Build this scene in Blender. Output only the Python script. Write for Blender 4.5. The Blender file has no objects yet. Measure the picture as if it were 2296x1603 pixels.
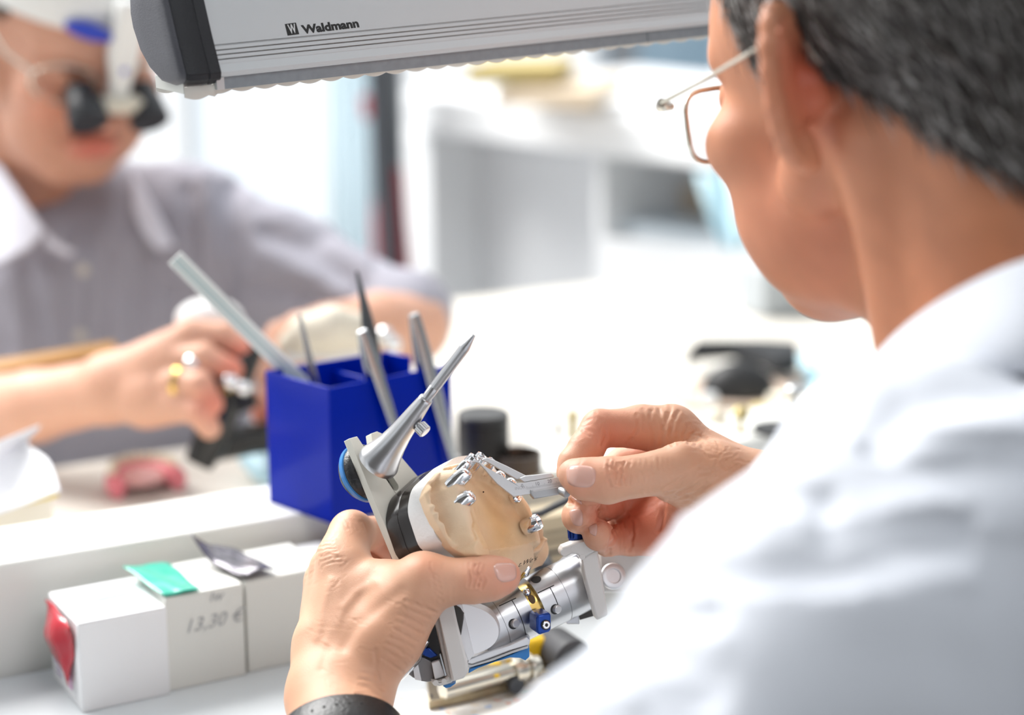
import bpy, bmesh, math, random
import numpy as np
from mathutils import Vector, Matrix
from mathutils.geometry import tessellate_polygon

random.seed(7)
rng = np.random.default_rng(7)
scene = bpy.context.scene
COL = scene.collection

# ------------------------------------------------------------------ camera
FPX = 4200.0            # focal length in pixels of the 2296 x 1603 frame
PITCH = math.radians(14.0)
CAM_Z = 1.227
FOCUS = 0.95
cR = np.array([1.0, 0.0, 0.0])
cU = np.array([0.0, math.sin(PITCH), math.cos(PITCH)])
cF = np.array([0.0, math.cos(PITCH), -math.sin(PITCH)])
cC = np.array([0.0, 0.0, CAM_Z])
cam = bpy.data.cameras.new('camera')
cam.sensor_fit = 'HORIZONTAL'
cam.sensor_width = 36.0
cam.lens = 36.0 * FPX / 2296.0
cam.clip_start = 0.02
cam.dof.use_dof = True
cam.dof.focus_distance = FOCUS
cam.dof.aperture_fstop = 3.1
cam_o = bpy.data.objects.new('camera', cam)
COL.objects.link(cam_o)
cam_o.location = (0, 0, CAM_Z)
cam_o.rotation_euler = (math.pi / 2 - PITCH, 0, 0)
scene.camera = cam_o

# ------------------------------------------------------------------ world, lights, exposure
world = bpy.data.worlds.new('world')
scene.world = world
world.use_nodes = True
bg = world.node_tree.nodes['Background']
bg.inputs['Color'].default_value = (0.90, 0.95, 1.0, 1)
bg.inputs['Strength'].default_value = 0.85


def area_light(name, loc, target, size, size_y, power, color):
    l = bpy.data.lights.new(name, 'AREA')
    l.shape = 'RECTANGLE'
    l.size, l.size_y, l.energy, l.color = size, size_y, power, color
    o = bpy.data.objects.new(name, l)
    COL.objects.link(o)
    o.location = loc
    o.rotation_euler = (Vector(target) - Vector(loc)).to_track_quat('-Z', 'Y').to_euler()
    return o


area_light('daylight_window', (-1.7, 2.6, 3.1), (0.0, 1.0, 0.85), 2.4, 1.8, 165, (1.0, 0.985, 0.96))
area_light('fill_light', (0.9, -0.2, 2.5), (0.9, -0.2, 0.0), 1.2, 0.6, 9, (0.94, 0.97, 1.0))  # unseen fill, added to brighten the sides turned to the viewer
vs = scene.view_settings
vs.view_transform = 'Standard'
vs.look = 'None'
vs.exposure = 0.62
vs.gamma = 1.0
vs.use_curve_mapping = False
scene.cycles.use_denoising = True
scene.cycles.max_bounces = 8
scene.cycles.sample_clamp_indirect = 6.0


# ------------------------------------------------------------------ coordinates
def cam2w(q):
    """camera millimetres (right, up, depth) -> world metres"""
    q = np.asarray(q, float) / 1000.0
    return cC + q[..., 0:1] * cR + q[..., 1:2] * cU + q[..., 2:3] * cF


def w2cam(p):
    p = (np.asarray(p, float) - cC) * 1000.0
    return np.stack([p @ cR, p @ cU, p @ cF], -1)


def K(x, y, dz=0.0, base=950.0):
    """point seen at pixel x, y at a depth of base + dz millimetres"""
    d = base + dz
    return np.array([(x - 1148.0) * d / FPX, -(y - 801.5) * d / FPX, d])


def Wp(x, y, d):
    """world point seen at pixel x, y at a depth of d metres"""
    return cam2w(K(x, y, 0.0, d * 1000.0))


def G(x, y, z):
    """world point seen at pixel x, y on the horizontal plane z"""
    v = (y - 801.5) / FPX
    d = (CAM_Z - z) / (math.sin(PITCH) + math.cos(PITCH) * v)
    return Wp(x, y, d)


def nrm(v):
    v = np.asarray(v, float)
    return v / np.linalg.norm(v)


def frame(axis, hint=(0.0, 0.0, 1.0)):
    """two unit vectors square to axis"""
    a = nrm(axis)
    h = np.asarray(hint, float)
    if abs(a @ nrm(h)) > 0.97:
        h = np.array([1.0, 0.0, 0.0])
    e1 = nrm(h - a * (a @ h))
    return e1, np.cross(a, e1)


# ------------------------------------------------------------------ materials
MATS = {}


def mat(name, color, rough=0.5, metal=0.0, var=0.04, vscale=30.0, bump=0.0, bscale=200.0, coat=0.0,
        sss=0.0, sss_scale=0.004, sss_radius=(1.0, 0.35, 0.2), trans=0.0, emit=None, estr=0.0, attr=None,
        alpha=1.0, ior=1.45, spec=0.5, aniso=0.0):
    if name in MATS:
        return MATS[name]
    m = bpy.data.materials.new(name)
    m.use_nodes = True
    nt = m.node_tree
    b = nt.nodes['Principled BSDF']
    L = nt.links.new
    b.inputs['Roughness'].default_value = rough
    b.inputs['Metallic'].default_value = metal
    b.inputs['IOR'].default_value = ior
    b.inputs['Specular IOR Level'].default_value = spec
    b.inputs['Alpha'].default_value = alpha
    b.inputs['Transmission Weight'].default_value = trans
    b.inputs['Coat Weight'].default_value = coat
    b.inputs['Anisotropic'].default_value = aniso
    if sss:
        b.inputs['Subsurface Weight'].default_value = sss
        b.inputs['Subsurface Radius'].default_value = sss_radius
        b.inputs['Subsurface Scale'].default_value = sss_scale
    if emit:
        b.inputs['Emission Color'].default_value = (*emit, 1)
        b.inputs['Emission Strength'].default_value = estr
    tc = nt.nodes.new('ShaderNodeTexCoord')
    nz = nt.nodes.new('ShaderNodeTexNoise')
    nz.inputs['Scale'].default_value = vscale
    nz.inputs['Detail'].default_value = 4.0
    L(tc.outputs['Object'], nz.inputs['Vector'])
    mx = nt.nodes.new('ShaderNodeMix')
    mx.data_type = 'RGBA'
    mx.inputs['A'].default_value = (*[c * (1 - var) for c in color], 1)
    mx.inputs['B'].default_value = (*[min(1.0, c * (1 + var)) for c in color], 1)
    L(nz.outputs['Fac'], mx.inputs['Factor'])
    out = mx.outputs['Result']
    if attr:
        at = nt.nodes.new('ShaderNodeAttribute')
        at.attribute_name = attr
        m2 = nt.nodes.new('ShaderNodeMix')
        m2.data_type = 'RGBA'
        m2.blend_type = 'MULTIPLY'
        m2.inputs['Factor'].default_value = 1.0
        L(out, m2.inputs['A'])
        L(at.outputs['Color'], m2.inputs['B'])
        out = m2.outputs['Result']
    L(out, b.inputs['Base Color'])
    if bump:
        n2 = nt.nodes.new('ShaderNodeTexNoise')
        n2.inputs['Scale'].default_value = bscale
        n2.inputs['Detail'].default_value = 5.0
        L(tc.outputs['Object'], n2.inputs['Vector'])
        bp = nt.nodes.new('ShaderNodeBump')
        bp.inputs['Strength'].default_value = bump
        bp.inputs['Distance'].default_value = 0.001
        L(n2.outputs['Fac'], bp.inputs['Height'])
        L(bp.outputs['Normal'], b.inputs['Normal'])
    MATS[name] = m
    return m


def skin_mat(name, color, crease_scale=1100.0, bump=0.20, sss=0.16):
    """skin: colour variation, fine cross-hatched relief, a little subsurface"""
    m = mat(name, color, rough=0.46, var=0.07, vscale=55.0, sss=sss, sss_scale=0.0035, attr='tint', spec=0.42)
    nt = m.node_tree
    L = nt.links.new
    b = nt.nodes['Principled BSDF']
    tc = [n for n in nt.nodes if n.type == 'TEX_COORD'][0]
    vo = nt.nodes.new('ShaderNodeTexVoronoi')
    vo.feature = 'DISTANCE_TO_EDGE'
    vo.inputs['Scale'].default_value = crease_scale
    nz = nt.nodes.new('ShaderNodeTexNoise')
    nz.inputs['Scale'].default_value = 900.0
    L(tc.outputs['Object'], vo.inputs['Vector'])
    L(tc.outputs['Object'], nz.inputs['Vector'])
    rp = nt.nodes.new('ShaderNodeMapRange')
    rp.inputs['From Max'].default_value = 0.12
    L(vo.outputs['Distance'], rp.inputs['Value'])
    ad = nt.nodes.new('ShaderNodeMath')
    ad.operation = 'MULTIPLY_ADD'
    ad.inputs[1].default_value = 0.5
    L(nz.outputs['Fac'], ad.inputs[0])
    L(rp.outputs['Result'], ad.inputs[2])
    bp = nt.nodes.new('ShaderNodeBump')
    bp.inputs['Strength'].default_value = bump
    bp.inputs['Distance'].default_value = 0.00025
    L(ad.outputs['Value'], bp.inputs['Height'])
    L(bp.outputs['Normal'], b.inputs['Normal'])
    return m


# ------------------------------------------------------------------ objects
def tag(o, label=None, cat=None, group=None, kind=None):
    if label:
        o['label'] = label
    if cat:
        o['category'] = cat
    if group:
        o['group'] = group
    if kind:
        o['kind'] = kind
    return o


def empty(name, loc, label, cat, group=None):
    o = bpy.data.objects.new(name, None)
    o.empty_display_size = 0.02
    COL.objects.link(o)
    o.location = tuple(loc)
    return tag(o, label, cat, group)


def world_loc(o):
    v = Vector(o.location)
    while o.parent:
        o = o.parent
        v = v + Vector(o.location)
    return np.array(v)


def link_mesh(name, verts, faces, material, parent=None, smooth=35.0, bevel=0.0, bseg=2, tint=None, subsurf=0,
              label=None):
    """verts in world metres; the object's origin is its parent's, or its own base"""
    verts = np.asarray(verts, float)
    if parent is not None:
        org = world_loc(parent)
    else:
        lo, hi = verts.min(0), verts.max(0)
        org = np.array([(lo[0] + hi[0]) / 2, (lo[1] + hi[1]) / 2, lo[2]])
    me = bpy.data.meshes.new(name)
    v = (verts - org)
    if isinstance(faces, np.ndarray):
        nf, k = faces.shape
        me.vertices.add(len(v))
        me.vertices.foreach_set('co', v.astype(np.float32).ravel())
        me.loops.add(nf * k)
        me.loops.foreach_set('vertex_index', faces.astype(np.int32).ravel())
        me.polygons.add(nf)
        me.polygons.foreach_set('loop_start', (np.arange(nf) * k).astype(np.int32))
        me.update(calc_edges=True)
    else:
        me.from_pydata([tuple(p) for p in v], [], [tuple(int(i) for i in f) for f in faces])
        bm = bmesh.new()
        bm.from_mesh(me)
        bmesh.ops.recalc_face_normals(bm, faces=bm.faces)
        bm.to_mesh(me)
        bm.free()
    me.materials.append(material)
    if tint is not None:
        at = me.attributes.new('tint', 'FLOAT_COLOR', 'POINT')
        t4 = np.ones((len(v), 4), np.float32)
        t4[:, :3] = tint
        at.data.foreach_set('color', t4.ravel())
    if smooth:
        me.shade_smooth()
        if smooth < 179:
            me.set_sharp_from_angle(angle=math.radians(smooth))
    o = bpy.data.objects.new(name, me)
    COL.objects.link(o)
    if parent is not None:
        o.parent = parent
    else:
        o.location = tuple(org)
    if bevel:
        md = o.modifiers.new('bevel', 'BEVEL')
        md.width = bevel
        md.segments = bseg
        md.limit_method = 'ANGLE'
        md.angle_limit = math.radians(40)
        md.harden_normals = False
    if subsurf:
        md = o.modifiers.new('subdivision', 'SUBSURF')
        md.levels = md.render_levels = subsurf
    if label:
        o['label'] = label
    return o


class MB:
    """collects shapes; cam=True takes camera millimetres, else world metres"""

    def __init__(self, cam=False):
        self.v, self.f, self.cam = [], [], cam

    def add(self, verts, faces):
        n = len(self.v)
        self.v += [tuple(p) for p in verts]
        self.f += [tuple(i + n for i in f) for f in faces]
        return self

    def box(self, c, e1, e2, e3, s):
        """centre, three axes, full sizes"""
        c = np.asarray(c, float)
        e = [nrm(e1) * s[0] / 2, nrm(e2) * s[1] / 2, nrm(e3) * s[2] / 2]
        v = [c + i * e[0] + j * e[1] + k * e[2] for i in (-1, 1) for j in (-1, 1) for k in (-1, 1)]
        return self.add(v, [(0, 1, 3, 2), (4, 6, 7, 5), (0, 4, 5, 1), (2, 3, 7, 6), (0, 2, 6, 4), (1, 5, 7, 3)])

    def tube(self, pts, rad, sides=12, hint=(0, 0, 1), cap=True, flat=None):
        """swept round tube; rad a number or one per point; flat=(sx, sy) squashes the section"""
        pts = [np.asarray(p, float) for p in pts]
        rad = [rad] * len(pts) if np.isscalar(rad) else list(rad)
        rings = []
        prev = None
        for i, p in enumerate(pts):
            t = nrm(pts[min(i + 1, len(pts) - 1)] - pts[max(i - 1, 0)])
            e1 = frame(t, hint)[0] if prev is None else nrm(prev - t * (t @ prev))
            prev = e1
            e2 = np.cross(t, e1)
            sx, sy = flat or (1, 1)
            rings.append([p + rad[i] * (sx * math.cos(a) * e1 + sy * math.sin(a) * e2)
                          for a in [2 * math.pi * k / sides for k in range(sides)]])
        v = [q for r in rings for q in r]
        f = []
        for i in range(len(rings) - 1):
            for k in range(sides):
                a, b = i * sides + k, i * sides + (k + 1) % sides
                f.append((a, b, b + sides, a + sides))
        if cap:
            f.append(tuple(range(sides))[::-1])
            f.append(tuple((len(rings) - 1) * sides + k for k in range(sides)))
        return self.add(v, f)

    def lathe(self, org, axis, prof, sides=32, hint=(0, 0, 1), cap=True, scale2=1.0):
        """prof: (distance along axis, radius)"""
        a = nrm(axis)
        e1, e2 = frame(a, hint)
        org = np.asarray(org, float)
        v, f = [], []
        for t, r in prof:
            for k in range(sides):
                g = 2 * math.pi * k / sides
                v.append(org + a * t + r * (math.cos(g) * e1 + scale2 * math.sin(g) * e2))
        for i in range(len(prof) - 1):
            for k in range(sides):
                p, q = i * sides + k, i * sides + (k + 1) % sides
                f.append((p, q, q + sides, p + sides))
        if cap:
            f.append(tuple(range(sides))[::-1])
            f.append(tuple((len(prof) - 1) * sides + k for k in range(sides)))
        return self.add(v, f)

    def prism(self, outline, shift, holes=()):
        """flat outline (3-D points) pushed by the vector shift, with holes"""
        loops = [[np.asarray(p, float) for p in lp] for lp in (outline, *holes)]
        shift = np.asarray(shift, float)
        flat = [p for lp in loops for p in lp]
        n = len(flat)
        tris = tessellate_polygon([[Vector(p) for p in lp] for lp in loops])
        v = flat + [p + shift for p in flat]
        f = [tuple(t) for t in tris] + [tuple(i + n for i in reversed(t)) for t in tris]
        s = 0
        for lp in loops:
            m = len(lp)
            for k in range(m):
                a, b = s + k, s + (k + 1) % m
                f.append((a, b, b + n, a + n))
            s += m
        return self.add(v, f)

    def loft(self, rings, cap=True, closed=True):
        m = len(rings[0])
        v = [p for r in rings for p in r]
        f = []
        for i in range(len(rings) - 1):
            for k in range(m if closed else m - 1):
                a, b = i * m + k, i * m + (k + 1) % m
                f.append((a, b, b + m, a + m))
        if cap and closed:
            f.append(tuple(range(m))[::-1])
            f.append(tuple((len(rings) - 1) * m + k for k in range(m)))
        return self.add(v, f)

    def ball(self, c, r, axes=None, seg=20, rings=12):
        """ellipsoid; r number or three"""
        c = np.asarray(c, float)
        r = (r, r, r) if np.isscalar(r) else r
        ax = axes if axes is not None else np.eye(3)
        ax = [nrm(a) for a in ax]
        v = []
        for i in range(rings + 1):
            th = math.pi * i / rings
            for k in range(seg):
                ph = 2 * math.pi * k / seg
                v.append(c + r[0] * math.sin(th) * math.cos(ph) * ax[0] + r[1] * math.sin(th) * math.sin(ph) * ax[1]
                         + r[2] * math.cos(th) * ax[2])
        f = []
        for i in range(rings):
            for k in range(seg):
                a, b = i * seg + k, i * seg + (k + 1) % seg
                f.append((a, b, b + seg, a + seg))
        return self.add(v, f)

    def build(self, name, material, parent=None, **kw):
        v = np.array(self.v, float)
        if self.cam:
            v = cam2w(v)
        return link_mesh(name, v, self.f, material, parent, **kw)


# ------------------------------------------------------------------ implicit surfaces (bodies, plaster)
class Field:
    """signed distance grid in millimetres, meshed with surface nets"""

    def __init__(self, lo, hi, h):
        self.lo, self.h = np.asarray(lo, float), h
        self.n = np.ceil((np.asarray(hi, float) - self.lo) / h).astype(int) + 1
        self.d = np.full(self.n, 60.0, np.float32)

    def axes(self, sl=None):
        out = []
        for i in range(3):
            a, b = (0, self.n[i]) if sl is None else (sl[i].start, sl[i].stop)
            g = self.lo[i] + self.h * np.arange(a, b)
            sh = [1, 1, 1]
            sh[i] = -1
            out.append(g.reshape(sh).astype(np.float32))
        return out

    def _sl(self, lo, hi):
        a = np.clip(np.floor((np.asarray(lo) - self.lo) / self.h).astype(int), 0, self.n)
        b = np.clip(np.ceil((np.asarray(hi) - self.lo) / self.h).astype(int) + 1, 0, self.n)
        return tuple(slice(int(p), int(q)) for p, q in zip(a, b))

    def _blend(self, sl, q, k, sub=False):
        d = self.d[sl]
        if sub:
            q = -q
            h = np.maximum(k - np.abs(d - q), 0) / k
            self.d[sl] = np.maximum(d, q) + h * h * k * 0.25
        else:
            h = np.maximum(k - np.abs(d - q), 0) / k
            self.d[sl] = np.minimum(d, q) - h * h * k * 0.25

    def cone(self, a, ra, b, rb, k=4.0, sub=False):
        a, b = np.asarray(a, float), np.asarray(b, float)
        m = k + 3 * self.h + 2
        r = max(ra, rb) + m
        sl = self._sl(np.minimum(a, b) - r, np.maximum(a, b) + r)
        if any(s.stop <= s.start for s in sl):
            return self
        X, Y, Z = self.axes(sl)
        ab = b - a
        L2 = max(float(ab @ ab), 1e-6)
        t = np.clip(((X - a[0]) * ab[0] + (Y - a[1]) * ab[1] + (Z - a[2]) * ab[2]) / L2, 0, 1)
        q = np.sqrt((X - a[0] - t * ab[0]) ** 2 + (Y - a[1] - t * ab[1]) ** 2 + (Z - a[2] - t * ab[2]) ** 2) \
            - (ra + (rb - ra) * t)
        self._blend(sl, q.astype(np.float32), k, sub)
        return self

    def chain(self, pts, k=4.0):
        """pts: (point, radius)"""
        for (a, ra), (b, rb) in zip(pts[:-1], pts[1:]):
            self.cone(a, ra, b, rb, k)
        return self

    def ell(self, c, r, axes=None, k=4.0, sub=False):
        c = np.asarray(c, float)
        ax = np.array([nrm(a) for a in axes]) if axes is not None else np.eye(3)
        r = np.asarray(r, float)
        m = max(r) + k + 3 * self.h + 2
        sl = self._sl(c - m, c + m)
        if any(s.stop <= s.start for s in sl):
            return self
        X, Y, Z = self.axes(sl)
        X, Y, Z = X - c[0], Y - c[1], Z - c[2]
        p = [X * e[0] + Y * e[1] + Z * e[2] for e in ax]
        k0 = np.sqrt(sum((u / s) ** 2 for u, s in zip(p, r)))
        k1 = np.sqrt(sum((u / s ** 2) ** 2 for u, s in zip(p, r))) + 1e-9
        self._blend(sl, (k0 * (k0 - 1.0) / k1).astype(np.float32), k, sub)
        return self

    def mesh(self):
        d, h = self.d, self.h
        s = d < 0
        nx, ny, nz = d.shape
        cnt = np.zeros((nx - 1, ny - 1, nz - 1), np.int8)
        for i in (0, 1):
            for j in (0, 1):
                for k in (0, 1):
                    cnt += s[i:nx - 1 + i, j:ny - 1 + j, k:nz - 1 + k]
        act = (cnt > 0) & (cnt < 8)
        idx = np.argwhere(act)
        num = np.full(act.shape, -1, np.int32)
        num[act] = np.arange(len(idx))
        acc = np.zeros((len(idx), 3))
        w = np.zeros(len(idx))
        corners = [(i, j, k) for i in (0, 1) for j in (0, 1) for k in (0, 1)]
        val = {c: d[idx[:, 0] + c[0], idx[:, 1] + c[1], idx[:, 2] + c[2]] for c in corners}
        for c in corners:
            for ax in range(3):
                if c[ax] == 0:
                    e = list(c)
                    e[ax] = 1
                    e = tuple(e)
                    va, vb = val[c], val[e]
                    m = (va < 0) != (vb < 0)
                    t = np.where(m, va / np.where(m, va - vb, 1.0), 0)
                    p = np.tile(np.array(c, float), (len(idx), 1))
                    p[:, ax] += t
                    acc += p * m[:, None]
                    w += m
        verts = self.lo + h * (idx + acc / w[:, None])
        quads = []
        for ax in range(3):
            o1, o2 = [(1, 2), (2, 0), (0, 1)][ax]
            sa = [slice(None)] * 3
            sb = [slice(None)] * 3
            sa[ax], sb[ax] = slice(0, -1), slice(1, None)
            a, b = s[tuple(sa)], s[tuple(sb)]
            e = np.argwhere(a != b)
            if not len(e):
                continue
            ok = (e[:, o1] > 0) & (e[:, o2] > 0) & (e[:, o1] < d.shape[o1] - 1) & (e[:, o2] < d.shape[o2] - 1)
            e = e[ok]
            ins = a[tuple(e.T)]

            def cell(i, j):
                g = e.copy()
                g[:, o1] += i
                g[:, o2] += j
                return num[tuple(g.T)]
            q = np.stack([cell(-1, -1), cell(0, -1), cell(0, 0), cell(-1, 0)], 1)
            q[~ins] = q[~ins][:, ::-1]
            quads.append(q)
        return verts, np.concatenate(quads)


def normals(v, q):
    n = np.zeros_like(v)
    fn = np.cross(v[q[:, 2]] - v[q[:, 0]], v[q[:, 3]] - v[q[:, 1]])
    for i in range(4):
        np.add.at(n, q[:, i], fn)
    return n / (np.linalg.norm(n, axis=1, keepdims=True) + 1e-12)


def to_px(v):
    return np.stack([1148.0 + FPX * v[:, 0] / v[:, 2], 801.5 - FPX * v[:, 1] / v[:, 2]], 1)


def poly_dist(p, pts):
    """distance of 2-D or 3-D points p to a polyline"""
    best = np.full(len(p), 1e9)
    pts = np.asarray(pts, float)
    for a, b in zip(pts[:-1], pts[1:]):
        ab = b - a
        t = np.clip(((p - a) @ ab) / max(ab @ ab, 1e-9), 0, 1)
        best = np.minimum(best, np.linalg.norm(p - a - t[:, None] * ab, axis=1))
    return best


class Sculpt:
    """a meshed field in camera millimetres with relief strokes and colour"""

    def __init__(self, v, q):
        self.v, self.q = v, q
        self.n = normals(v, q)
        self.px = to_px(v)
        self.tint = np.ones((len(v), 3))

    def refresh(self):
        self.n = normals(self.v, self.q)
        self.px = to_px(self.v)

    def hatch(self, n, box, direction, length, depth, seed, zr=None):
        """many fine short furrows inside a pixel box, roughly along direction"""
        r = np.random.default_rng(seed)
        for _ in range(n):
            p = np.array([r.uniform(box[0], box[2]), r.uniform(box[1], box[3])])
            a = math.atan2(direction[1], direction[0]) + r.normal() * 0.25
            d = np.array([math.cos(a), math.sin(a)]) * length * (0.6 + 0.8 * r.random())
            self.crease([p - d / 2, p + np.array([-d[1], d[0]]) * 0.06, p + d / 2], 0.55, depth * (0.5 + r.random()), zr)

    def crease(self, pts, width=0.7, depth=0.5, zr=None, rim=0.35):
        """furrow on the side that faces the viewer, along pixel points"""
        pts = np.asarray(pts, float)
        if width < 1.5:
            r_ = np.random.default_rng(int(abs(pts).sum()) % 9973)
            pts = pts + r_.normal(size=pts.shape) * 1.6
            depth = depth * (0.65 + 0.6 * r_.random())
        px = self.px
        lo, hi = np.min(pts, 0) - 30, np.max(pts, 0) + 30
        m = (px > lo).all(1) & (px < hi).all(1)
        view = self.v / np.linalg.norm(self.v, axis=1, keepdims=True)
        m &= (self.n * view).sum(1) < -0.05
        if zr:
            m &= (self.v[:, 2] > 950 + zr[0]) & (self.v[:, 2] < 950 + zr[1])
        i = np.flatnonzero(m)
        if not len(i):
            return self
        mm = poly_dist(px[i], pts) * self.v[i, 2] / FPX
        wob = 0.75 + 0.55 * vnoise(self.v[i], 7.0, int(abs(pts[0][0] * 7 + pts[0][1])) % 97) if width < 1.5 else 1.0
        mm = np.abs(mm + (0.35 * vnoise(self.v[i], 5.0, 3) if width < 1.5 else 0.0))
        amt = -depth * wob * np.exp(-(mm / width) ** 2) + rim * depth * wob * np.exp(-((mm - 2.1 * width) / width) ** 2)
        self.v[i] += self.n[i] * amt[:, None]
        return self

    def blob(self, c, r, rgb, amount=1.0):
        w = np.exp(-((self.v - np.asarray(c)) ** 2).sum(1) / (r * r))[:, None] * amount
        self.tint = self.tint * (1 - w) + self.tint * np.asarray(rgb) * w
        return self

    def push(self, c, r, amt):
        """swell (or sink) the surface around a point"""
        w = np.exp(-((self.v - np.asarray(c)) ** 2).sum(1) / (r * r)) * amt
        self.v += self.n * w[:, None]
        return self


def vnoise(p, scale, seed=0):
    """smooth value noise in about -1..1 for points p (mm)"""
    r = np.random.default_rng(seed)
    out = np.zeros(len(p))
    for k in range(6):
        d = nrm(r.normal(size=3)) / scale * (0.7 + 0.6 * r.random())
        e = nrm(r.normal(size=3)) / scale * 0.6
        out += np.sin(p @ d * 6.28 + r.random() * 6.28 + 1.3 * np.sin(p @ e * 6.28 + r.random() * 6.28))
    return out / 3.5


def text_mesh(s, size, bold=0.0, shear=0.0):
    """flat lettering: verts (x, y) and faces"""
    cu = bpy.data.curves.new('lettering', 'FONT')
    cu.body = s
    cu.size = size
    cu.offset = bold
    cu.shear = shear
    cu.resolution_u = 4
    o = bpy.data.objects.new('lettering', cu)
    COL.objects.link(o)
    dg = bpy.context.evaluated_depsgraph_get()
    me = bpy.data.meshes.new_from_object(o.evaluated_get(dg))
    v = [tuple(p.co) for p in me.vertices]
    f = [tuple(p.vertices) for p in me.polygons]
    bpy.data.objects.remove(o)
    bpy.data.curves.remove(cu)
    bpy.data.meshes.remove(me)
    return v, f


def put_text(s, org, ex, ey, size, material, name, parent, bold=0.0, shear=0.0, lift=0.0):
    """lettering laid on a surface (world metres): org, reading direction, up direction"""
    v, f = text_mesh(s, size, bold, shear)
    ex, ey = nrm(ex), nrm(ey)
    n = nrm(np.cross(ex, ey))
    pts = [np.asarray(org) + p[0] * ex + p[1] * ey + n * lift for p in v]
    return link_mesh(name, pts, f, material, parent, smooth=0)
# ================================================================== the room and the benches
ZB = CAM_Z - 0.447          # bench top
ZL = ZB + 0.069             # top of the raised rail between the two benches
UP = np.array([0.0, 0.0, 1.0])
p0 = G(0, 1265, ZL)
p1 = G(720, 1145, ZL)
bdir = nrm(p1 - p0)
bper = np.array([-bdir[1], bdir[0], 0.0])      # away from the viewer


def B(s, p, z):
    q = p0 + bdir * s + bper * p
    return np.array([q[0], q[1], z])


white_lam = mat('white_laminate', (0.80, 0.80, 0.79), rough=0.35, var=0.02)
grey_lam = mat('pale_grey_laminate', (0.60, 0.63, 0.65), rough=0.30, var=0.02)
rail_white = mat('rail_paint', (0.80, 0.80, 0.76), rough=0.4, var=0.02)
wall_white = mat('wall_paint', (0.86, 0.87, 0.88), rough=0.8, var=0.02)
floor_m = mat('floor_vinyl', (0.42, 0.43, 0.44), rough=0.5, var=0.06)
cream_lam = mat('cream_laminate', (0.72, 0.68, 0.61), rough=0.35, var=0.03)

tag(MB().box((0, 2.0, -0.02), (1, 0, 0), (0, 1, 0), (0, 0, 1), (7, 8, 0.04)).build('floor', floor_m), kind='structure')

# back wall with window openings
WY = 4.4
def wall_pts(x, y):
    # pixel to point on the back wall plane
    u, v = (x - 1148) / FPX, (y - 801.5) / FPX
    d = WY / (math.cos(PITCH) - math.sin(PITCH) * v)
    return Wp(x, y, d)
w1a, w1b = wall_pts(395, 40), wall_pts(742, 640)
w2a, w2b = wall_pts(1330, -60), wall_pts(1640, 330)
wo = MB()
rect = [np.array([-3.5, WY, 0.0]), np.array([3.5, WY, 0.0]), np.array([3.5, WY, 3.2]), np.array([-3.5, WY, 3.2])]
def hole(a, b):
    x0, x1, z0, z1 = min(a[0], b[0]), max(a[0], b[0]), min(a[2], b[2]), max(a[2], b[2])
    return [np.array([x0, WY, z0]), np.array([x1, WY, z0]), np.array([x1, WY, z1]), np.array([x0, WY, z1])]
wo.prism(rect, (0, 0.15, 0), holes=(hole(w1a, w1b), hole(w2a, w2b)))
tag(wo.build('wall_back', wall_white), kind='structure')
tag(MB().box((-3.5, 2.0, 1.6), (1, 0, 0), (0, 1, 0), (0, 0, 1), (0.1, 4.8, 3.2)).build('wall_left', wall_white), kind='structure')
tag(MB().box((0, -1.9, 1.3), (1, 0, 0), (0, 1, 0), (0, 0, 1), (7, 0.1, 2.6)).build('reflection_wall', mat('reflection_wall_dark', (0.10, 0.095, 0.09), rough=0.8)), kind='structure')  # unseen wall behind the camera, kept dark to give the metals dark reflections
tag(MB().box((3.5, 1.2, 1.3), (1, 0, 0), (0, 1, 0), (0, 0, 1), (0.1, 6.2, 2.6)).build('wall_right', mat('wall_right_paint', (0.30, 0.31, 0.32), rough=0.8)), kind='structure')
tag(MB().box((0, -0.4, 2.66), (1, 0, 0), (0, 1, 0), (0, 0, 1), (7, 3.0, 0.08)).build('sky_block_ceiling', wall_white), kind='structure')  # unseen slab over the camera half, added to block sky light
glass = mat('window_glass', (0.95, 0.98, 1.0), rough=0.0, trans=1.0, var=0.0)
alu = mat('window_frame_paint', (0.82, 0.84, 0.85), rough=0.4)
for n, (a, b) in enumerate(((w1a, w1b), (w2a, w2b)), 1):
    h = hole(a, b)
    x0, x1, z0, z1 = h[0][0], h[1][0], h[0][2], h[2][2]
    c = np.array([(x0 + x1) / 2, WY + 0.07, (z0 + z1) / 2])
    wroot = bpy.data.objects.new('window_%d' % n, None)
    COL.objects.link(wroot)
    wroot.location = tuple(c)
    wroot['kind'] = 'structure'
    fr = MB()
    t = 0.025
    for zz in (z0 + t / 2, z1 - t / 2):
        fr.box((c[0], c[1], zz), (1, 0, 0), (0, 1, 0), (0, 0, 1), (x1 - x0, 0.06, t))
    for xx in (x0 + t / 2, x1 - t / 2):
        fr.box((xx, c[1], c[2]), (1, 0, 0), (0, 1, 0), (0, 0, 1), (t, 0.06, z1 - z0))
    fr.build('window_frame', alu, wroot)
    MB().box(c, (1, 0, 0), (0, 1, 0), (0, 0, 1), (x1 - x0 - 2 * t, 0.006, z1 - z0 - 2 * t)).build('pane', glass, wroot)

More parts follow.
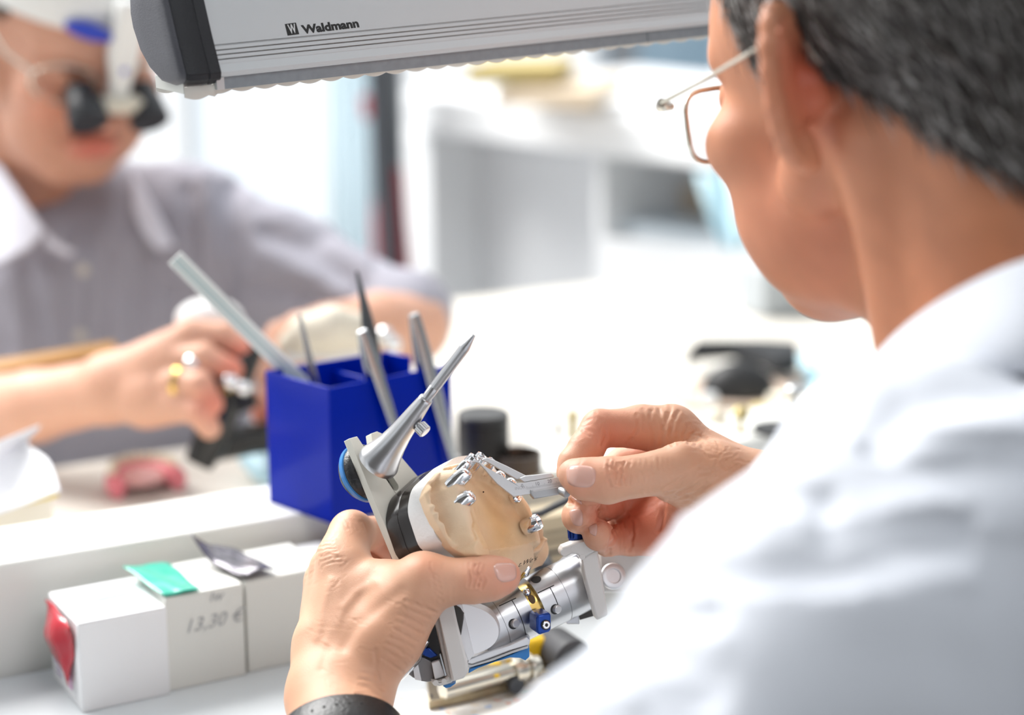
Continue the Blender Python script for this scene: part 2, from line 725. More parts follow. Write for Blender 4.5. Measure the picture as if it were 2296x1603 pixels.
# near bench, rail, far bench
near = [B(-1.2, -0.30, ZB), B(1.9, -0.30, ZB), B(1.9, 0.0, ZB), B(-1.2, 0.0, ZB)]
nbe = empty('workbench', B(0.35, -0.17, 0.0), 'pale grey workbench on the near side of the white rail', 'bench')
MB().prism(near, (0, 0, -0.035)).build('bench_top', grey_lam, nbe, bevel=0.003)
far_pts = [B(-1.2, 0.066, ZB), B(1.9, 0.066, ZB), B(1.9, 0.58, ZB), B(1.04, 0.64, ZB), B(0.88, 0.80, ZB), B(0.62, 0.80, ZB), B(0.42, 0.40, ZB), B(-1.2, 0.36, ZB)]
fbe = empty('workbench', B(0.35, 0.3, 0.0), 'cream white workbench on the far side of the rail', 'bench')
MB().prism(far_pts, (0, 0, -0.035)).build('bench_top', cream_lam, fbe, bevel=0.003)
for s in (-1.0, 0.2, 1.7):
    MB().box(B(s, -0.15, (ZB - 0.037) / 2), bdir, bper, UP, (0.05, 0.24, ZB - 0.037)).build('leg', grey_lam, nbe)
    MB().box(B(s, 0.2, (ZB - 0.037) / 2), bdir, bper, UP, (0.05, 0.24, ZB - 0.037)).build('leg', grey_lam, fbe)
rl = MB().box(B(0.35, 0.033, ZL - 0.052), bdir, bper, UP, (3.1, 0.0655, 0.104)).build('bench_rail', rail_white, bevel=0.002)
tag(rl, 'raised white rail dividing the two work benches', 'rail')
sc_ = MB().lathe(G(382, 1147, ZL), UP, [(0, 0.0028), (0.0006, 0.0022)], 16).build('screw_cap', mat('screw_teal', (0.16, 0.30, 0.33), rough=0.4))
tag(sc_, 'tiny teal screw cap in the top of the white rail', 'screw cap')
# ------------------------------------------------------------------ white shelf unit in the background
q1 = Wp(960, 300, 2.60)
z_u = q1[2]
q2 = G(1600, 380, z_u)
tdir = nrm(q2 - q1)
tn = np.array([tdir[1], -tdir[0], 0.0])        # towards the viewer


def Q(x, y, off=0.0):
    """pixel -> point on the unit's upright front plane, moved off metres towards the viewer"""
    r = Wp(x, y, 1.0) - cC
    t = ((q1 + tn * off - cC) @ tn) / (r @ tn)
    return cC + r * t


def slab_px(mb, pts, off, thick):
    mb.prism([Q(x, y, off) for x, y in pts], -tn * thick)
    return mb


unit = empty('shelf_unit', (q1[0], q1[1], 0.3), 'white open shelf unit standing behind the benches', 'shelf unit')
unit_w = mat('unit_white', (0.84, 0.85, 0.86), rough=0.35, var=0.01)
unit_g = mat('unit_panel', (0.84, 0.85, 0.86), rough=0.4, var=0.01)
slab_px(MB(), [(903, 205), (1720, 300), (1720, 396), (903, 292)], 0.03, 0.50).build('top_shelf', unit_w, unit, bevel=0.004)
slab_px(MB(), [(903, 292), (962, 300), (972, 900), (928, 900)], 0.0, 0.45).build('upright', unit_w, unit, bevel=0.003)
slab_px(MB(), [(962, 300), (1345, 348), (1352, 900), (972, 900)], -0.10, 0.02).build('back_panel', unit_g, unit)
slab_px(MB(), [(1330, 346), (1352, 349), (1362, 900), (1342, 900)], 0.0, 0.40).build('upright', unit_w, unit, bevel=0.003)
slab_px(MB(), [(1352, 532), (1720, 578), (1720, 900), (1362, 900)], 0.0, 0.40).build('drawer_front', unit_w, unit, bevel=0.003)
slab_px(MB(), [(1665, 390), (1720, 396), (1720, 590), (1672, 572)], 0.0, 0.40).build('upright', unit_w, unit, bevel=0.003)

# things on and in the unit
tanm = mat('tan_card', (0.74, 0.62, 0.48), rough=0.8)
zd_ = Q(1352, 532, 0.0)[2] + 0.001


def in_shelf(name, label, cat_, m, xa, xb, ytop, off, depth):
    """a box standing on the drawer block inside the opening"""
    a_, b_ = Q(xa, ytop, off), Q(xb, ytop + (xb - xa) * 0.12, off)
    zt2 = a_[2]
    pts_ = [np.array([p[0], p[1], z]) for p, z in ((a_, zd_), (b_, zd_), (b_, zt2), (a_, zt2))]
    return tag(MB().prism(pts_, -tn * depth).build(name, m, bevel=0.002), label, cat_)


in_shelf('storage_box', 'tan cardboard box inside the white shelf opening', 'box', tanm, 1436, 1545, 404, -0.16, 0.11)
in_shelf('file_box', 'slate blue file box at the left of the shelf opening', 'box', mat('slate_blue', (0.44, 0.53, 0.59), rough=0.6), 1366, 1394, 372, -0.16, 0.16)
in_shelf('binder', 'grey brown binder standing beside the blue file box', 'binder', mat('grey_brown', (0.42, 0.38, 0.36), rough=0.6), 1397, 1424, 376, -0.15, 0.10)
in_shelf('tray', 'pale blue grey tray lying across the front of the shelf opening', 'tray', mat('light_blue_grey', (0.60, 0.67, 0.72), rough=0.5), 1372, 1650, 492, -0.03, 0.10)
# folded yellow pad and a board on the top shelf
def shelf_top(x, y):
    return G(x, y, Q(1000, 216, 0.03)[2])
zt = Q(1000, 216, 0.03)[2]
def flat_px(pts, z, h):
    return MB().prism([G(x, y, z) for x, y in pts], (0, 0, h))
tag(flat_px([(1110, 236), (1250, 205), (1400, 205), (1330, 245)], zt + 0.012, 0.022).build('wooden_board', mat('pale_wood', (0.66, 0.54, 0.40), rough=0.6), bevel=0.002),
    'pale beige board on top of the white shelf unit', 'board')
tag(flat_px([(1040, 192), (1100, 172), (1290, 166), (1250, 190)], zt + 0.037, 0.024).build('folded_cloth', mat('mustard_cloth', (0.50, 0.40, 0.17), rough=0.9, bump=0.4), bevel=0.006),
    'mustard yellow folded cloth lying behind the beige board', 'cloth')

# pale cyan sheet hanging at the right end of the unit
cy = MB()
ring = []
for i in range(13):
    t = i / 12
    y = 385 + t * 175
    xl, xr = 1560 + 70 * t ** 1.4, 1690 - 10 * t
    row = []
    for k in range(9):
        s = k / 8
        row.append(Q(xl + (xr - xl) * s, y + 6 * math.sin(6 * s), 0.05 + 0.012 * math.sin(9 * s + 3 * t)))
    ring.append(row)
cy.loft(ring, closed=False)
o = cy.build('hanging_sheet', mat('pale_cyan_sheet', (0.62, 0.82, 0.90), rough=0.6))
o.modifiers.new('solid', 'SOLIDIFY').thickness = 0.002
tag(o, 'pale cyan protective sheet hanging from the shelf unit', 'sheet')

# blue-grey curtain panel, dark hose stand and red cables between window and unit
bxc = MB()
rows = []
for z in (0.35, 0.9, 1.5, 2.1):
    rows.append([Wp(735 + 110 * k / 14, 400, 3.0) * [1, 1, 0] + np.array([0, 0.008 * math.sin(k * 1.9), z]) for k in range(15)])
bxc.loft(rows, closed=False)
o = bxc.build('curtain', mat('blue_grey_curtain', (0.74, 0.86, 0.91), rough=0.8))
o.modifiers.new('solid', 'SOLIDIFY').thickness = 0.003
tag(o, 'pale blue grey curtain strip beside the bright window', 'curtain')
stand = empty('hose_stand', Wp(868, 900, 2.6) * [1, 1, 0], 'dark stand with hanging black hose and red cables', 'stand')
sx = Wp(866, 400, 2.50)
darkm = mat('dark_rubber', (0.045, 0.05, 0.06), rough=0.5)
redm = mat('red_cable', (0.34, 0.045, 0.06), rough=0.45)
MB().tube([(sx[0], sx[1], 0.0), (sx[0] - 0.004, sx[1], 0.9), (sx[0] - 0.012, sx[1], 1.9)], 0.017, 12, hint=(1, 0, 0)).build('pole', darkm, stand)
MB().tube([Wp(845, 120, 2.46), Wp(855, 300, 2.46), Wp(868, 480, 2.46), Wp(880, 700, 2.46)], 0.014, 12).build('hose', darkm, stand)
for (pp, r) in (([(835, 215), (838, 240), (842, 262)], 0.016), ([(848, 340), (856, 420), (850, 520), (870, 690)], 0.010),
                ([(885, 380), (892, 500), (905, 640), (912, 720)], 0.014)):
    MB().tube([Wp(x, y, 2.50) for x, y in pp], r, 10).build('cable', redm, stand)
MB().box(Wp(880, 230, 2.52), (1, 0, 0), (0, 1, 0), UP, (0.03, 0.03, 0.24)).build('bracket', mat('stand_grey', (0.22, 0.25, 0.28), rough=0.4), stand)

# post outside the right-hand window and a grey-blue facade beyond it
pz = wall_pts(1428, 100)
tag(MB().box((pz[0], WY + 0.6, 1.6), (1, 0, 0), (0, 1, 0), UP, (0.07, 0.07, 3.2)).build('post', mat('taupe_post', (0.36, 0.33, 0.32), rough=0.7)),
    'taupe post outside the window above the shelf unit', 'post')
pf = wall_pts(1480, 100)
tag(MB().box((pf[0] + 0.2, WY + 1.6, 1.5), (1, 0, 0), (0, 1, 0), UP, (1.4, 0.1, 3.0)).build('facade', mat('blue_grey_facade', (0.42, 0.55, 0.63), rough=0.8)),
    'blue grey facade seen through the window above the shelf unit', 'facade')
# grey cabinet behind the worker's chin
gq = G(1720, 702, ZB)
tag(MB().box(G(1815, 690, ZB) + UP * 0.0285, bdir, bper, UP, (0.16, 0.05, 0.055)).build('instrument_case', mat('mid_grey_plastic', (0.40, 0.43, 0.45), rough=0.5), bevel=0.004),
    'grey instrument case on the far bench behind the chin', 'case')
# ================================================================== bench lamp
lampD = nrm((8084 - 1148) / FPX * cR + cF + (801.5 + 640) / FPX * cU)
lampN = nrm(np.cross(lampD, UP))                   # horizontal, towards the viewer
if lampN[1] > 0:
    lampN = -lampN
lampZ = nrm(np.cross(lampN, lampD))
if lampZ[2] < 0:
    lampZ = -lampZ
L0 = Wp(486, 172, 0.915)                            # lower front edge of the housing at its left end


def LP(t, n, z):
    """mm along the lamp, towards the viewer, up"""
    return L0 + (lampD * t + lampN * n + lampZ * z) / 1000.0


LLEN = 760.0
lamp = empty('bench_lamp', LP(LLEN / 2, -30, -20), 'long silver bench lamp with black end cap hanging over the work', 'lamp')
lamp_sil = mat('lamp_anodised', (0.60, 0.63, 0.645), rough=0.5, metal=0.0, var=0.02, vscale=15)
lamp_rib = mat('lamp_rib', (0.60, 0.62, 0.63), rough=0.33, metal=0.35, var=0.02)
lamp_strip = mat('lamp_galvanised', (0.27, 0.31, 0.34), rough=0.5, metal=0.15, var=0.16, vscale=240)
lamp_black = mat('lamp_black_plastic', (0.006, 0.0065, 0.010), rough=0.5, bump=0.25, bscale=900)
lamp_dark = mat('lamp_grey_plastic', (0.085, 0.085, 0.10), rough=0.5, bump=0.5, bscale=1400)
lens_m = mat('lamp_louvre', (0.78, 0.78, 0.74), rough=0.25, var=0.02, trans=0.35)

# housing: extruded section with a flat logo field, four ribs and a lower lip
SL = -0.39
prof = [(-14.5, 38.5), (-13.6, 39.2)]
prof = []
prof.append((SL * 38, 38.0))
prof.append((SL * 15, 15.0))
for i in range(4):
    z = 14.6 - i * 2.2
    prof += [(SL * z - 0.9, z - 0.05), (SL * (z - 0.5) - 0.9, z - 0.5), (SL * (z - 0.6) + 0.25, z - 0.6), (SL * (z - 2.1) + 0.25, z - 2.1)]
prof += [(SL * 5.6 + 0.1, 5.5), (0.6, 2.0), (0.4, 0.3), (-1.0, -0.6)]
back = [(-4.0, -0.8), (-44.0, -0.8), (-56.0, 8.0), (-60.0, 22.0), (-56.0, 40.0), (-44.0, 46.0), (-24.0, 46.0), (-17.0, 43.0)]
sec = prof + back
MB().loft([[LP(t, n, z) for n, z in sec] for t in (0.0, LLEN)]).build('housing', lamp_sil, lamp, smooth=25)
# lower galvanised strips, with a joint
for a, b in ((4.0, 262.0), (262.6, LLEN - 4)):
    MB().loft([[LP(t, n, z) for n, z in ((-1.8, -0.7), (-1.4, -6.6), (-2.6, -6.6), (-3.0, -0.7))] for t in (a, b)]).build('strip', lamp_strip, lamp)
MB().box(LP(2.0, -2.0, -3.6), lampD, lampN, lampZ, (0.004, 0.003, 0.006)).build('strip_end', lamp_rib, lamp)
# louvre: two scalloped side sheets and a blade at every joint
PITCH_L = 12.4
nl = int((LLEN - 10) / PITCH_L)
for n0 in (-4.0, -40.0):
    top, bot = [], []
    for i in range(nl * 8 + 1):
        t = -16 + i * PITCH_L / 8
        ph = (i % 8) / 8
        top.append((t, -0.5 if t > 1 else -4.0))
        bot.append((t, -7.4 - 1.5 * math.sin(math.pi * ph) - (2.6 if t < 0 else 0) * 0.6))
    pts = [LP(t, n0, z) for t, z in top] + [LP(t, n0, z) for t, z in reversed(bot)]
    m_ = MB()
    k = len(top)
    for j in (0, 1):
        off = lampN * 0.0008 * j
        m_.add([p + off for p in pts], [(i, i + 1, 2 * k - 2 - i, 2 * k - 1 - i) for i in range(k - 1)])
    m_.build('louvre_side', lens_m, lamp, smooth=0)
blade0 = None
for i in range(nl):
    t = -16 + i * PITCH_L
    ring = []
    for j in range(7):
        n = -4.4 - 35.4 * j / 6
        ring.append([LP(t, n, -1.0), LP(t + 0.5, n, -1.0), LP(t + 0.5, n, -7.2), LP(t, n, -7.2)])
    MB().loft(ring).build('louvre_blade', lens_m, lamp, smooth=0)
MB().box(LP(LLEN / 2, -22, -3.0), lampD, lampN, lampZ, (LLEN / 1000, 0.030, 0.002)).build('tube', mat('lamp_tube', (0.9, 0.9, 0.88), rough=0.4, emit=(1.0, 0.97, 0.92), estr=3.0), lamp)

# end cap: dark band around the housing plus a rounded grey side
cap_sec = [(SL * 40 + 1.5, 41.0), (SL * 20 + 1.6, 20.0), (1.7, 2.0), (0.8, -0.8), (-2.5, -3.2), (-12.0, -5.0), (-26.0, -4.2), (-40.0, 1.0), (-52.0, 10.0), (-60.0, 22.0),
           (-62.0, 30.0), (-60.0, 44.0), (-48.0, 49.0), (-26.0, 49.0), (-17.5, 46.5)]
cc = np.array([-28.0, 22.0])
def capring(t, k, inset=0.0):
    return [LP(t, cc[0] + (n - cc[0]) * k, cc[1] + (z - cc[1]) * k) for n, z in cap_sec]
capo = MB().loft([capring(2.0, 1.0), capring(-4.0, 1.005), capring(-4.4, 0.985), capring(-5.0, 1.0), capring(-14.0, 0.99), capring(-16.0, 0.965)])
co = capo.build('end_cap', lamp_black, lamp, smooth=28, bevel=0.0006)
MB().loft([capring(-15.4, 0.962), capring(-18.0, 0.925), capring(-19.0, 0.87), capring(-19.4, 0.5)]).build('end_plate', lamp_dark, co, smooth=50)

# maker's mark printed on the housing
logo_k = mat('print_black', (0.01, 0.01, 0.01), rough=0.5, var=0)
fz = nrm(lampZ * 1.0 + lampN * SL)                 # up along the sloping front face
fn = nrm(np.cross(lampD, fz))
if fn @ lampN < 0:
    fn = -fn
def FP(t, z, lift=0.05):
    return LP(t, SL * z, z) + fn * lift / 1000
def on_face(x, y):
    r = Wp(x, y, 1.0) - cC
    o_ = FP(0, 0, 0.08)
    k = ((o_ - cC) @ fn) / (r @ fn)
    return cC + r * k
sq = [on_face(x, y) for x, y in ((638.5, 54), (663.5, 50.5), (671, 76.5), (645, 80))]
lg = MB().add(sq, [(0, 1, 2, 3)]).build('logo_square', logo_k, lamp, smooth=0)
o_w = on_face(649.8, 76.2)
ex = on_face(669, 73.2) - o_w
ey = on_face(643.5, 54.5) - o_w
wv, wf = text_mesh('W', 1.0, 0.03)
ww, wh = max(p[0] for p in wv), max(p[1] for p in wv)
link_mesh('logo_letter', [o_w + ex * (0.02 + 0.86 * p[0] / ww) + ey * (0.04 + 0.92 * p[1] / wh) + fn * 0.00008 for p in wv], wf, mat('print_silver', (0.66, 0.68, 0.69), rough=0.5), lg, smooth=0)
o_t = on_face(681, 75.0)
ex = on_face(806, 60.0) - o_t
ey = on_face(676, 56.5) - o_t
v, f = text_mesh('Waldmann', 1.0, 0.045)
w = max(p[0] for p in v)
hgt = max(p[1] for p in v)
pts = [o_t + ex * (p[0] / w) + ey * (p[1] / hgt) for p in v]
link_mesh('logo_lettering', pts, f, logo_k, lamp, smooth=0)
# ================================================================== blue pen box with instruments
blue_pl = mat('blue_plastic', (0.0005, 0.016, 0.36), rough=0.14, var=0.02, spec=0.14)
bb = G(745, 1176, ZL)
TOPH = None
def topz(base, y):
    # height at which the upright through base meets pixel row y
    lo, hi = base[2], base[2] + 0.3
    for _ in range(50):
        m = (lo + hi) / 2
        q = w2cam(np.array([base[0], base[1], m]))
        if 801.5 - FPX * q[1] / q[2] > y:
            lo = m
        else:
            hi = m
    return lo
zt_ = topz(bb, 871)
cF_, cL_, cR_, cB_ = bb, G(594, 831, zt_), G(1012, 818, zt_), G(868, 787, zt_)
pen = empty('pen_box', (np.array([(cF_[0] + cB_[0]) / 2, (cF_[1] + cB_[1]) / 2, ZL])), 'glossy blue open box holding tweezers and tools on the rail', 'pen box')
foot = [np.array([p[0], p[1], 0.0]) for p in (cF_, cR_, cB_, cL_)]
cen = sum(foot) / 4
def wall(a, b, z0, z1, name, z1b=None):
    """an upright sheet between two foot corners, 2 mm thick, inwards"""
    n = nrm(np.cross(b - a, UP))
    if n @ (cen - a) < 0:
        n = -n
    z1b = z1 if z1b is None else z1b
    pts = [a + UP * z0, b + UP * z0, b + UP * z1b, a + UP * z1]
    return MB().prism(pts, n * 0.002).build(name, blue_pl, pen, bevel=0.0006)
wall(foot[3], foot[0], ZL, zt_, 'side_wall')
wall(foot[0], foot[1], ZL, zt_, 'front_wall')
wall(foot[1], foot[1] + (foot[2] - foot[1]) * 0.62, ZL, zt_ - 0.012, 'side_wall')
wall(foot[1] + (foot[2] - foot[1]) * 0.62, foot[2], ZL, zt_, 'side_wall')
wall(foot[2], foot[3], ZL, zt_, 'back_wall')
m1 = foot[0] + (foot[1] - foot[0]) * 0.52
m2 = foot[3] + (foot[2] - foot[3]) * 0.52
MB().prism([m1 + UP * ZL, m2 + UP * ZL, m2 + UP * (zt_ - 0.006), m1 + UP * (zt_ - 0.006)], bdir * 0.002).build('divider', blue_pl, pen, bevel=0.0005)
MB().prism([p + UP * ZL for p in foot], UP * 0.002).build('base', blue_pl, pen)

steel = mat('brushed_steel', (0.46, 0.47, 0.48), rough=0.24, metal=1.0, var=0.05)
chrome = mat('chrome', (0.82, 0.82, 0.83), rough=0.06, metal=1.0, var=0.02)
dsteel = mat('dark_steel', (0.10, 0.11, 0.12), rough=0.35, metal=0.8)


def inbox(u, v, z):
    """point inside the pen box: u along the front, v towards the back"""
    p = foot[0] + (foot[1] - foot[0]) * u + (foot[3] - foot[0]) * v
    return np.array([p[0], p[1], z])


# glass-clear ruler standing at the left
rP = foot[3] + (foot[2] - foot[3]) * 0.13 + UP * (zt_ + 0.003)
rt = Wp(392, 578, w2cam(rP)[2] / 1000 - 0.026)
rb = rP + (rP - rt) * ((rP[2] - ZL - 0.006) / (rt[2] - rP[2]))
ra = nrm(rt - rb)
rw = nrm(np.cross(ra, cF))
rulr = empty('ruler', rb, 'clear glass ruler with teal edges leaning in the blue box', 'ruler')
clear = mat('clear_acrylic', (0.80, 0.84, 0.83), rough=0.15, var=0.0)
teal = mat('teal_edge', (0.25, 0.48, 0.52), rough=0.3)
Lr = np.linalg.norm(rt - rb)
rn = np.cross(ra, rw)
MB().box(rb + ra * Lr / 2, ra, rw, rn, (Lr, 0.0105, 0.003)).build('blade', clear, rulr, bevel=0.0004)
for k, wd in ((-0.0010, 0.0008), (0.0018, 0.0006)):
    MB().box(rb + ra * Lr / 2 + rw * k - rn * 0.0016 * np.sign(rn @ cF), ra, rw, rn, (Lr * 0.998, wd, 0.0004)).build('line', teal, rulr)


def instrument(name, label, bot, pts, rads, m, flat=None, cat='dental tool', prong=None):
    t = empty(name, bot, label, cat)
    P_ = [bot] + [np.asarray(p) for p in pts]
    MB().tube(P_, rads, 12, flat=flat, hint=tuple(cR)).build('handle', m, t, smooth=60)
    return t


# tweezers: two steel blades each
def tweezers(label, x0, y0, d0, xt, yt, dt, bow, w):
    bt, tp = (inbox(x0, y0, ZL + 0.01) if d0 is None else Wp(x0, y0, d0)), Wp(xt, yt, dt)
    t = empty('tweezers', bt, label, 'tweezers')
    ax = nrm(tp - bt)
    side = nrm(np.cross(ax, cF))
    for sgn in (-1, 1):
        pts, rad = [], []
        for i in range(13):
            s = i / 12
            pts.append(bt + (tp - bt) * s + side * sgn * (bow * math.sin(math.pi * min(1, s * 1.02)) ** 1.2 + 0.0004))
            rad.append(w * (1 - 0.72 * s ** 2.2) + 0.0004)
        MB().tube(pts, rad, 10, flat=(0.45, 1.0), hint=tuple(side)).build('blade', steel, t, smooth=70)
    return t


tweezers('thin steel tweezers standing at the left inside the blue box', 0.32, 0.5, None, 671, 705, 1.165, 0.0012, 0.0042)
wn_ = nrm(np.cross(foot[1] - foot[0], UP))
if wn_ @ (cen - foot[0]) > 0:
    wn_ = -wn_                                     # outwards from the front wall
wmid = foot[0] - wn_ * 0.001


def clipped_tweezers(label, bx, by, tx, ty, w):
    """tweezers pushed over the front wall: spring end up, one blade outside, one inside"""
    def hit(x, y):
        r = Wp(x, y, 1.0) - cC
        return cC + r * (((wmid - cC) @ wn_) / (r @ wn_))
    bt, tp = hit(bx, by), hit(tx, ty)
    t = empty('tweezers', bt, label, 'tweezers')
    for sgn in (-1, 1):
        pts, rad = [], []
        for i in range(15):
            q = i / 14
            pts.append(tp + (bt - tp) * q + wn_ * sgn * (0.0008 + 0.0085 * q ** 0.8))
            rad.append(w * (0.55 + 0.45 * math.sin(math.pi * min(1.0, 0.15 + q * 0.9))))
        MB().tube(pts, rad, 10, flat=(0.4, 1.0), hint=tuple(wn_)).build('blade', steel, t, smooth=70)
    return t


clipped_tweezers('steel tweezers clipped over the front wall of the blue box behind the pin', 880, 992, 812, 742, 0.0042)
clipped_tweezers('long steel tweezers clipped over the blue box near its right corner', 1004, 1050, 928, 705, 0.0046)
pb = instrument('probe', 'dark slender probe standing upright in the back of the blue box', inbox(0.62, 0.75, ZL + 0.01),
                [Wp(838, 800, 1.165), Wp(828, 745, 1.165), Wp(812, 660, 1.165), Wp(800, 608, 1.165)], [0.003, 0.0046, 0.0046, 0.0022, 0.001], dsteel)

# ================================================================== white paper boxes in front of the rail
card = mat('white_card', (0.82, 0.82, 0.83), rough=0.6, var=0.015)
card2 = mat('offwhite_card', (0.74, 0.74, 0.70), rough=0.6, var=0.02)
A_ = G(186, 1599, ZB)
R1 = G(383, 1556, ZB)
e1 = nrm(R1 - A_)
e2 = np.array([-e1[1], e1[0], 0.0])
def foil(name, label, quad, m, wav, z_off=0.0008, curl=None, par=None):
    """crumpled foil on a box: quad of four world corners, wav amplitude"""
    a, b, c, d = quad
    n = nrm(np.cross(b - a, d - a))
    rows = []
    r_ = np.random.default_rng(int(1e6 * abs(float(a[0]))) % 1000 + 3)
    N, M = 12, 14
    ph = r_.random(6) * 6
    for i in range(N + 1):
        s = i / N
        row = []
        for j in range(M + 1):
            t = j / M
            p = (a * (1 - t) + b * t) * (1 - s) + (d * (1 - t) + c * t) * s
            h = wav * (math.sin(5 * s + 7 * t + ph[0]) + 0.6 * math.sin(11 * s - 6 * t + ph[1]) + 0.5 * abs(math.sin(9 * t + 3 * s + ph[2])) + 1.3)
            if curl:
                h += curl(s, t)
            row.append(p + n * (h + z_off))
        rows.append(row)
    o = MB().loft(rows, closed=False).build(name, m, par, smooth=30)
    o.modifiers.new('solid', 'SOLIDIFY').thickness = 0.0003
    return o


def paper_box(label, c0, w, dp, h, m, lid=True):
    """c0 near left bottom corner"""
    t = empty('paper_box', c0 + e1 * w / 2 + e2 * dp / 2, label, 'paper box', 'white paper boxes in front of the rail')
    MB().box(c0 + e1 * w / 2 + e2 * dp / 2 + UP * h / 2, e1, e2, UP, (w, dp, h)).build('carton', m, t, bevel=0.0008)
    MB().box(c0 + e1 * w / 2 + e2 * dp / 2 + UP * (h + 0.0003), e1, e2, UP, (w - 0.001, dp - 0.001, 0.0008)).build('flap', m, t, bevel=0.0003)
    return t


w1 = np.linalg.norm(R1 - A_)
h1 = topz(A_, 1402) - ZB
b1 = paper_box('front white paper box with red foil bulging from its end', A_, w1, 0.056, h1, card)
A2 = A_ + e1 * (w1 + 0.0004) + e2 * 0.0035
h2 = topz(A2, 1345) - ZB
b2 = paper_box('middle white paper box with green foil and a handwritten price', A2, 0.0475, 0.052, h2, card2)
A3 = A2 + e1 * 0.0495 + e2 * 0.002
h3 = topz(A3, 1308) - ZB
b3 = paper_box('rear white paper box with crumpled silver black foil on top', A3, 0.05, 0.05, h3, card2)
A4 = A3 + e1 * 0.054 + e2 * 0.012
b4 = paper_box('low white paper box half hidden behind the left hand', A4, 0.045, 0.042, h3 - 0.004, card)

redf = mat('red_foil', (0.50, 0.012, 0.03), rough=0.22, coat=0.5, var=0.1, vscale=90)
grnf = mat('green_foil', (0.02, 0.42, 0.30), rough=0.28, coat=0.4, var=0.12, vscale=90)
blkf = mat('silver_black_foil', (0.16, 0.15, 0.17), rough=0.25, metal=0.55, var=0.75, vscale=160)
# red foil bulging out of the left end of the first box
def bulge(s, t):
    return 0.006 * math.sin(math.pi * min(max(s, 0), 1)) * max(0.0, math.sin(math.pi * t)) ** 0.7
ra_, rb_ = A_ + e2 * 0.053 + UP * (h1 - 0.002), A_ + e2 * 0.003 + UP * (h1 - 0.002)
rc_, rd_ = A_ + e2 * 0.014 + UP * (h1 * 0.22), A_ + e2 * 0.052 + UP * (h1 * 0.46)
foil('foil_pack', '', (ra_, rd_, rc_, rb_), redf, 0.0009, curl=bulge, par=b1)['label'] = 'crumpled red foil'
# green foil lying over the joint of the first two boxes
gz = UP * (h2 + 0.0012)
ga = A2 + e1 * -0.0005 + e2 * 0.001 + gz
gb = A2 + e1 * 0.021 + e2 * -0.001 + gz
gc = A2 + e1 * 0.020 + e2 * 0.050 + gz
gd = A2 + e1 * -0.008 + e2 * 0.050 + gz + UP * 0.003
foil('foil_pack', '', (ga, gb, gc, gd), grnf, 0.0005, par=b2)['label'] = 'green foil strip'
# silver black foil on the third box with a curled corner
kz = UP * (h3 + 0.0012)
ka, kb = A3 + e1 * 0.000 + e2 * 0.000 + kz, A3 + e1 * 0.021 + e2 * 0.002 + kz
kc, kd = A3 + e1 * 0.010 + e2 * 0.047 + kz, A3 + e1 * -0.016 + e2 * 0.046 + kz
foil('foil_pack', '', (ka, kb, kc, kd), blkf, 0.0008, curl=lambda s, t: 0.014 * max(0, s - 0.55) ** 1.5 * 3.2 * (1 - t) ** 1.2 + 0.002, par=b3)['label'] = 'crumpled silver and black foil'

# handwriting and print
ink = mat('pencil_grey', (0.40, 0.41, 0.42), rough=0.7)
fo = A2 + e1 * 0.010 + UP * (h2 * 0.60) - e2 * 0.0003
put_text('13,30 \u20ac', fo, e1 + UP * 0.02, UP, 0.0115, ink, 'handwriting', b2, shear=0.35, lift=0.0001)
put_text('lw', fo + e1 * 0.016 + UP * 0.016, e1, UP, 0.009, ink, 'handwriting', b2, shear=0.3, lift=0.0001)
bl_ink = mat('blue_print', (0.25, 0.34, 0.62), rough=0.6)
MB().box(A_ + e1 * 0.030 + e2 * 0.030 + UP * (h1 + 0.0012), e1 + e2 * 0.1, e2, UP, (0.020, 0.0025, 0.0003)).build('printed_line', bl_ink, b1)
MB().box(A_ + e1 * 0.028 + e2 * 0.024 + UP * (h1 + 0.0012), e1 + e2 * 0.1, e2, UP, (0.016, 0.0008, 0.0003)).build('printed_line', bl_ink, b1)
for i in range(5):
    MB().box(A_ - e1 * 0.0003 + e2 * (0.046 - 0.001 * i) + UP * (0.020 - 0.003 * i), e2, e1, UP, (0.008 + 0.002 * (i % 3), 0.0003, 0.0009)).build('printed_line', mat('violet_print', (0.45, 0.35, 0.55), rough=0.6), b1)
for i in range(4):
    MB().box(A_ - e1 * 0.0003 + e2 * 0.020 + UP * (0.019 - 0.0035 * i), e2, e1, UP, (0.006, 0.0003, 0.0022)).build('printed_block', mat('pink_print', (0.72, 0.40, 0.62), rough=0.6), b1)

# ================================================================== far bench, left: papers, pink plate, tube
z0 = ZB
pad = [G(0, 1010, z0 + 0.055), G(85, 950, z0 + 0.060), G(135, 1105, z0 + 0.014), G(0, 1168, z0 + 0.012)]
paper = mat('white_paper', (0.84, 0.84, 0.86), rough=0.7, var=0.01)
rows = []
for i in range(13):
    s = i / 12
    row = []
    for j in range(9):
        t = j / 8
        x = (-60 + (95 - 40 * s ** 2 + 60 * s) * t) if True else 0
        xa, ya = -70 + 0 * s, 1015 + 165 * s
        xb, yb = 92 + 45 * s ** 1.2 - 40 * math.exp(-((s - 0.28) / 0.16) ** 2), 952 + 150 * s
        x, y = xa + (xb - xa) * t, ya + (yb - ya) * t
        z = ZL + 0.004 + 0.030 * (1 - s) ** 1.3 * (0.8 + 0.2 * t) + 0.004 * math.sin(5 * t + 3 * s)
        row.append(G(x, y, z))
    rows.append(row)
pp_ = MB().loft(rows, closed=False).build('paper_sheet', paper)
pp_.modifiers.new('solid', 'SOLIDIFY').thickness = 0.0006
tag(pp_, 'curled white paper sheet at the left edge of the far bench', 'paper')
npd = empty('notepad', G(40, 1130, ZB), 'pad with a yellow cover sheet under the curled paper', 'notepad')
np_px = [(-60, 1120), (112, 1085), (130, 1114), (-60, 1162)]
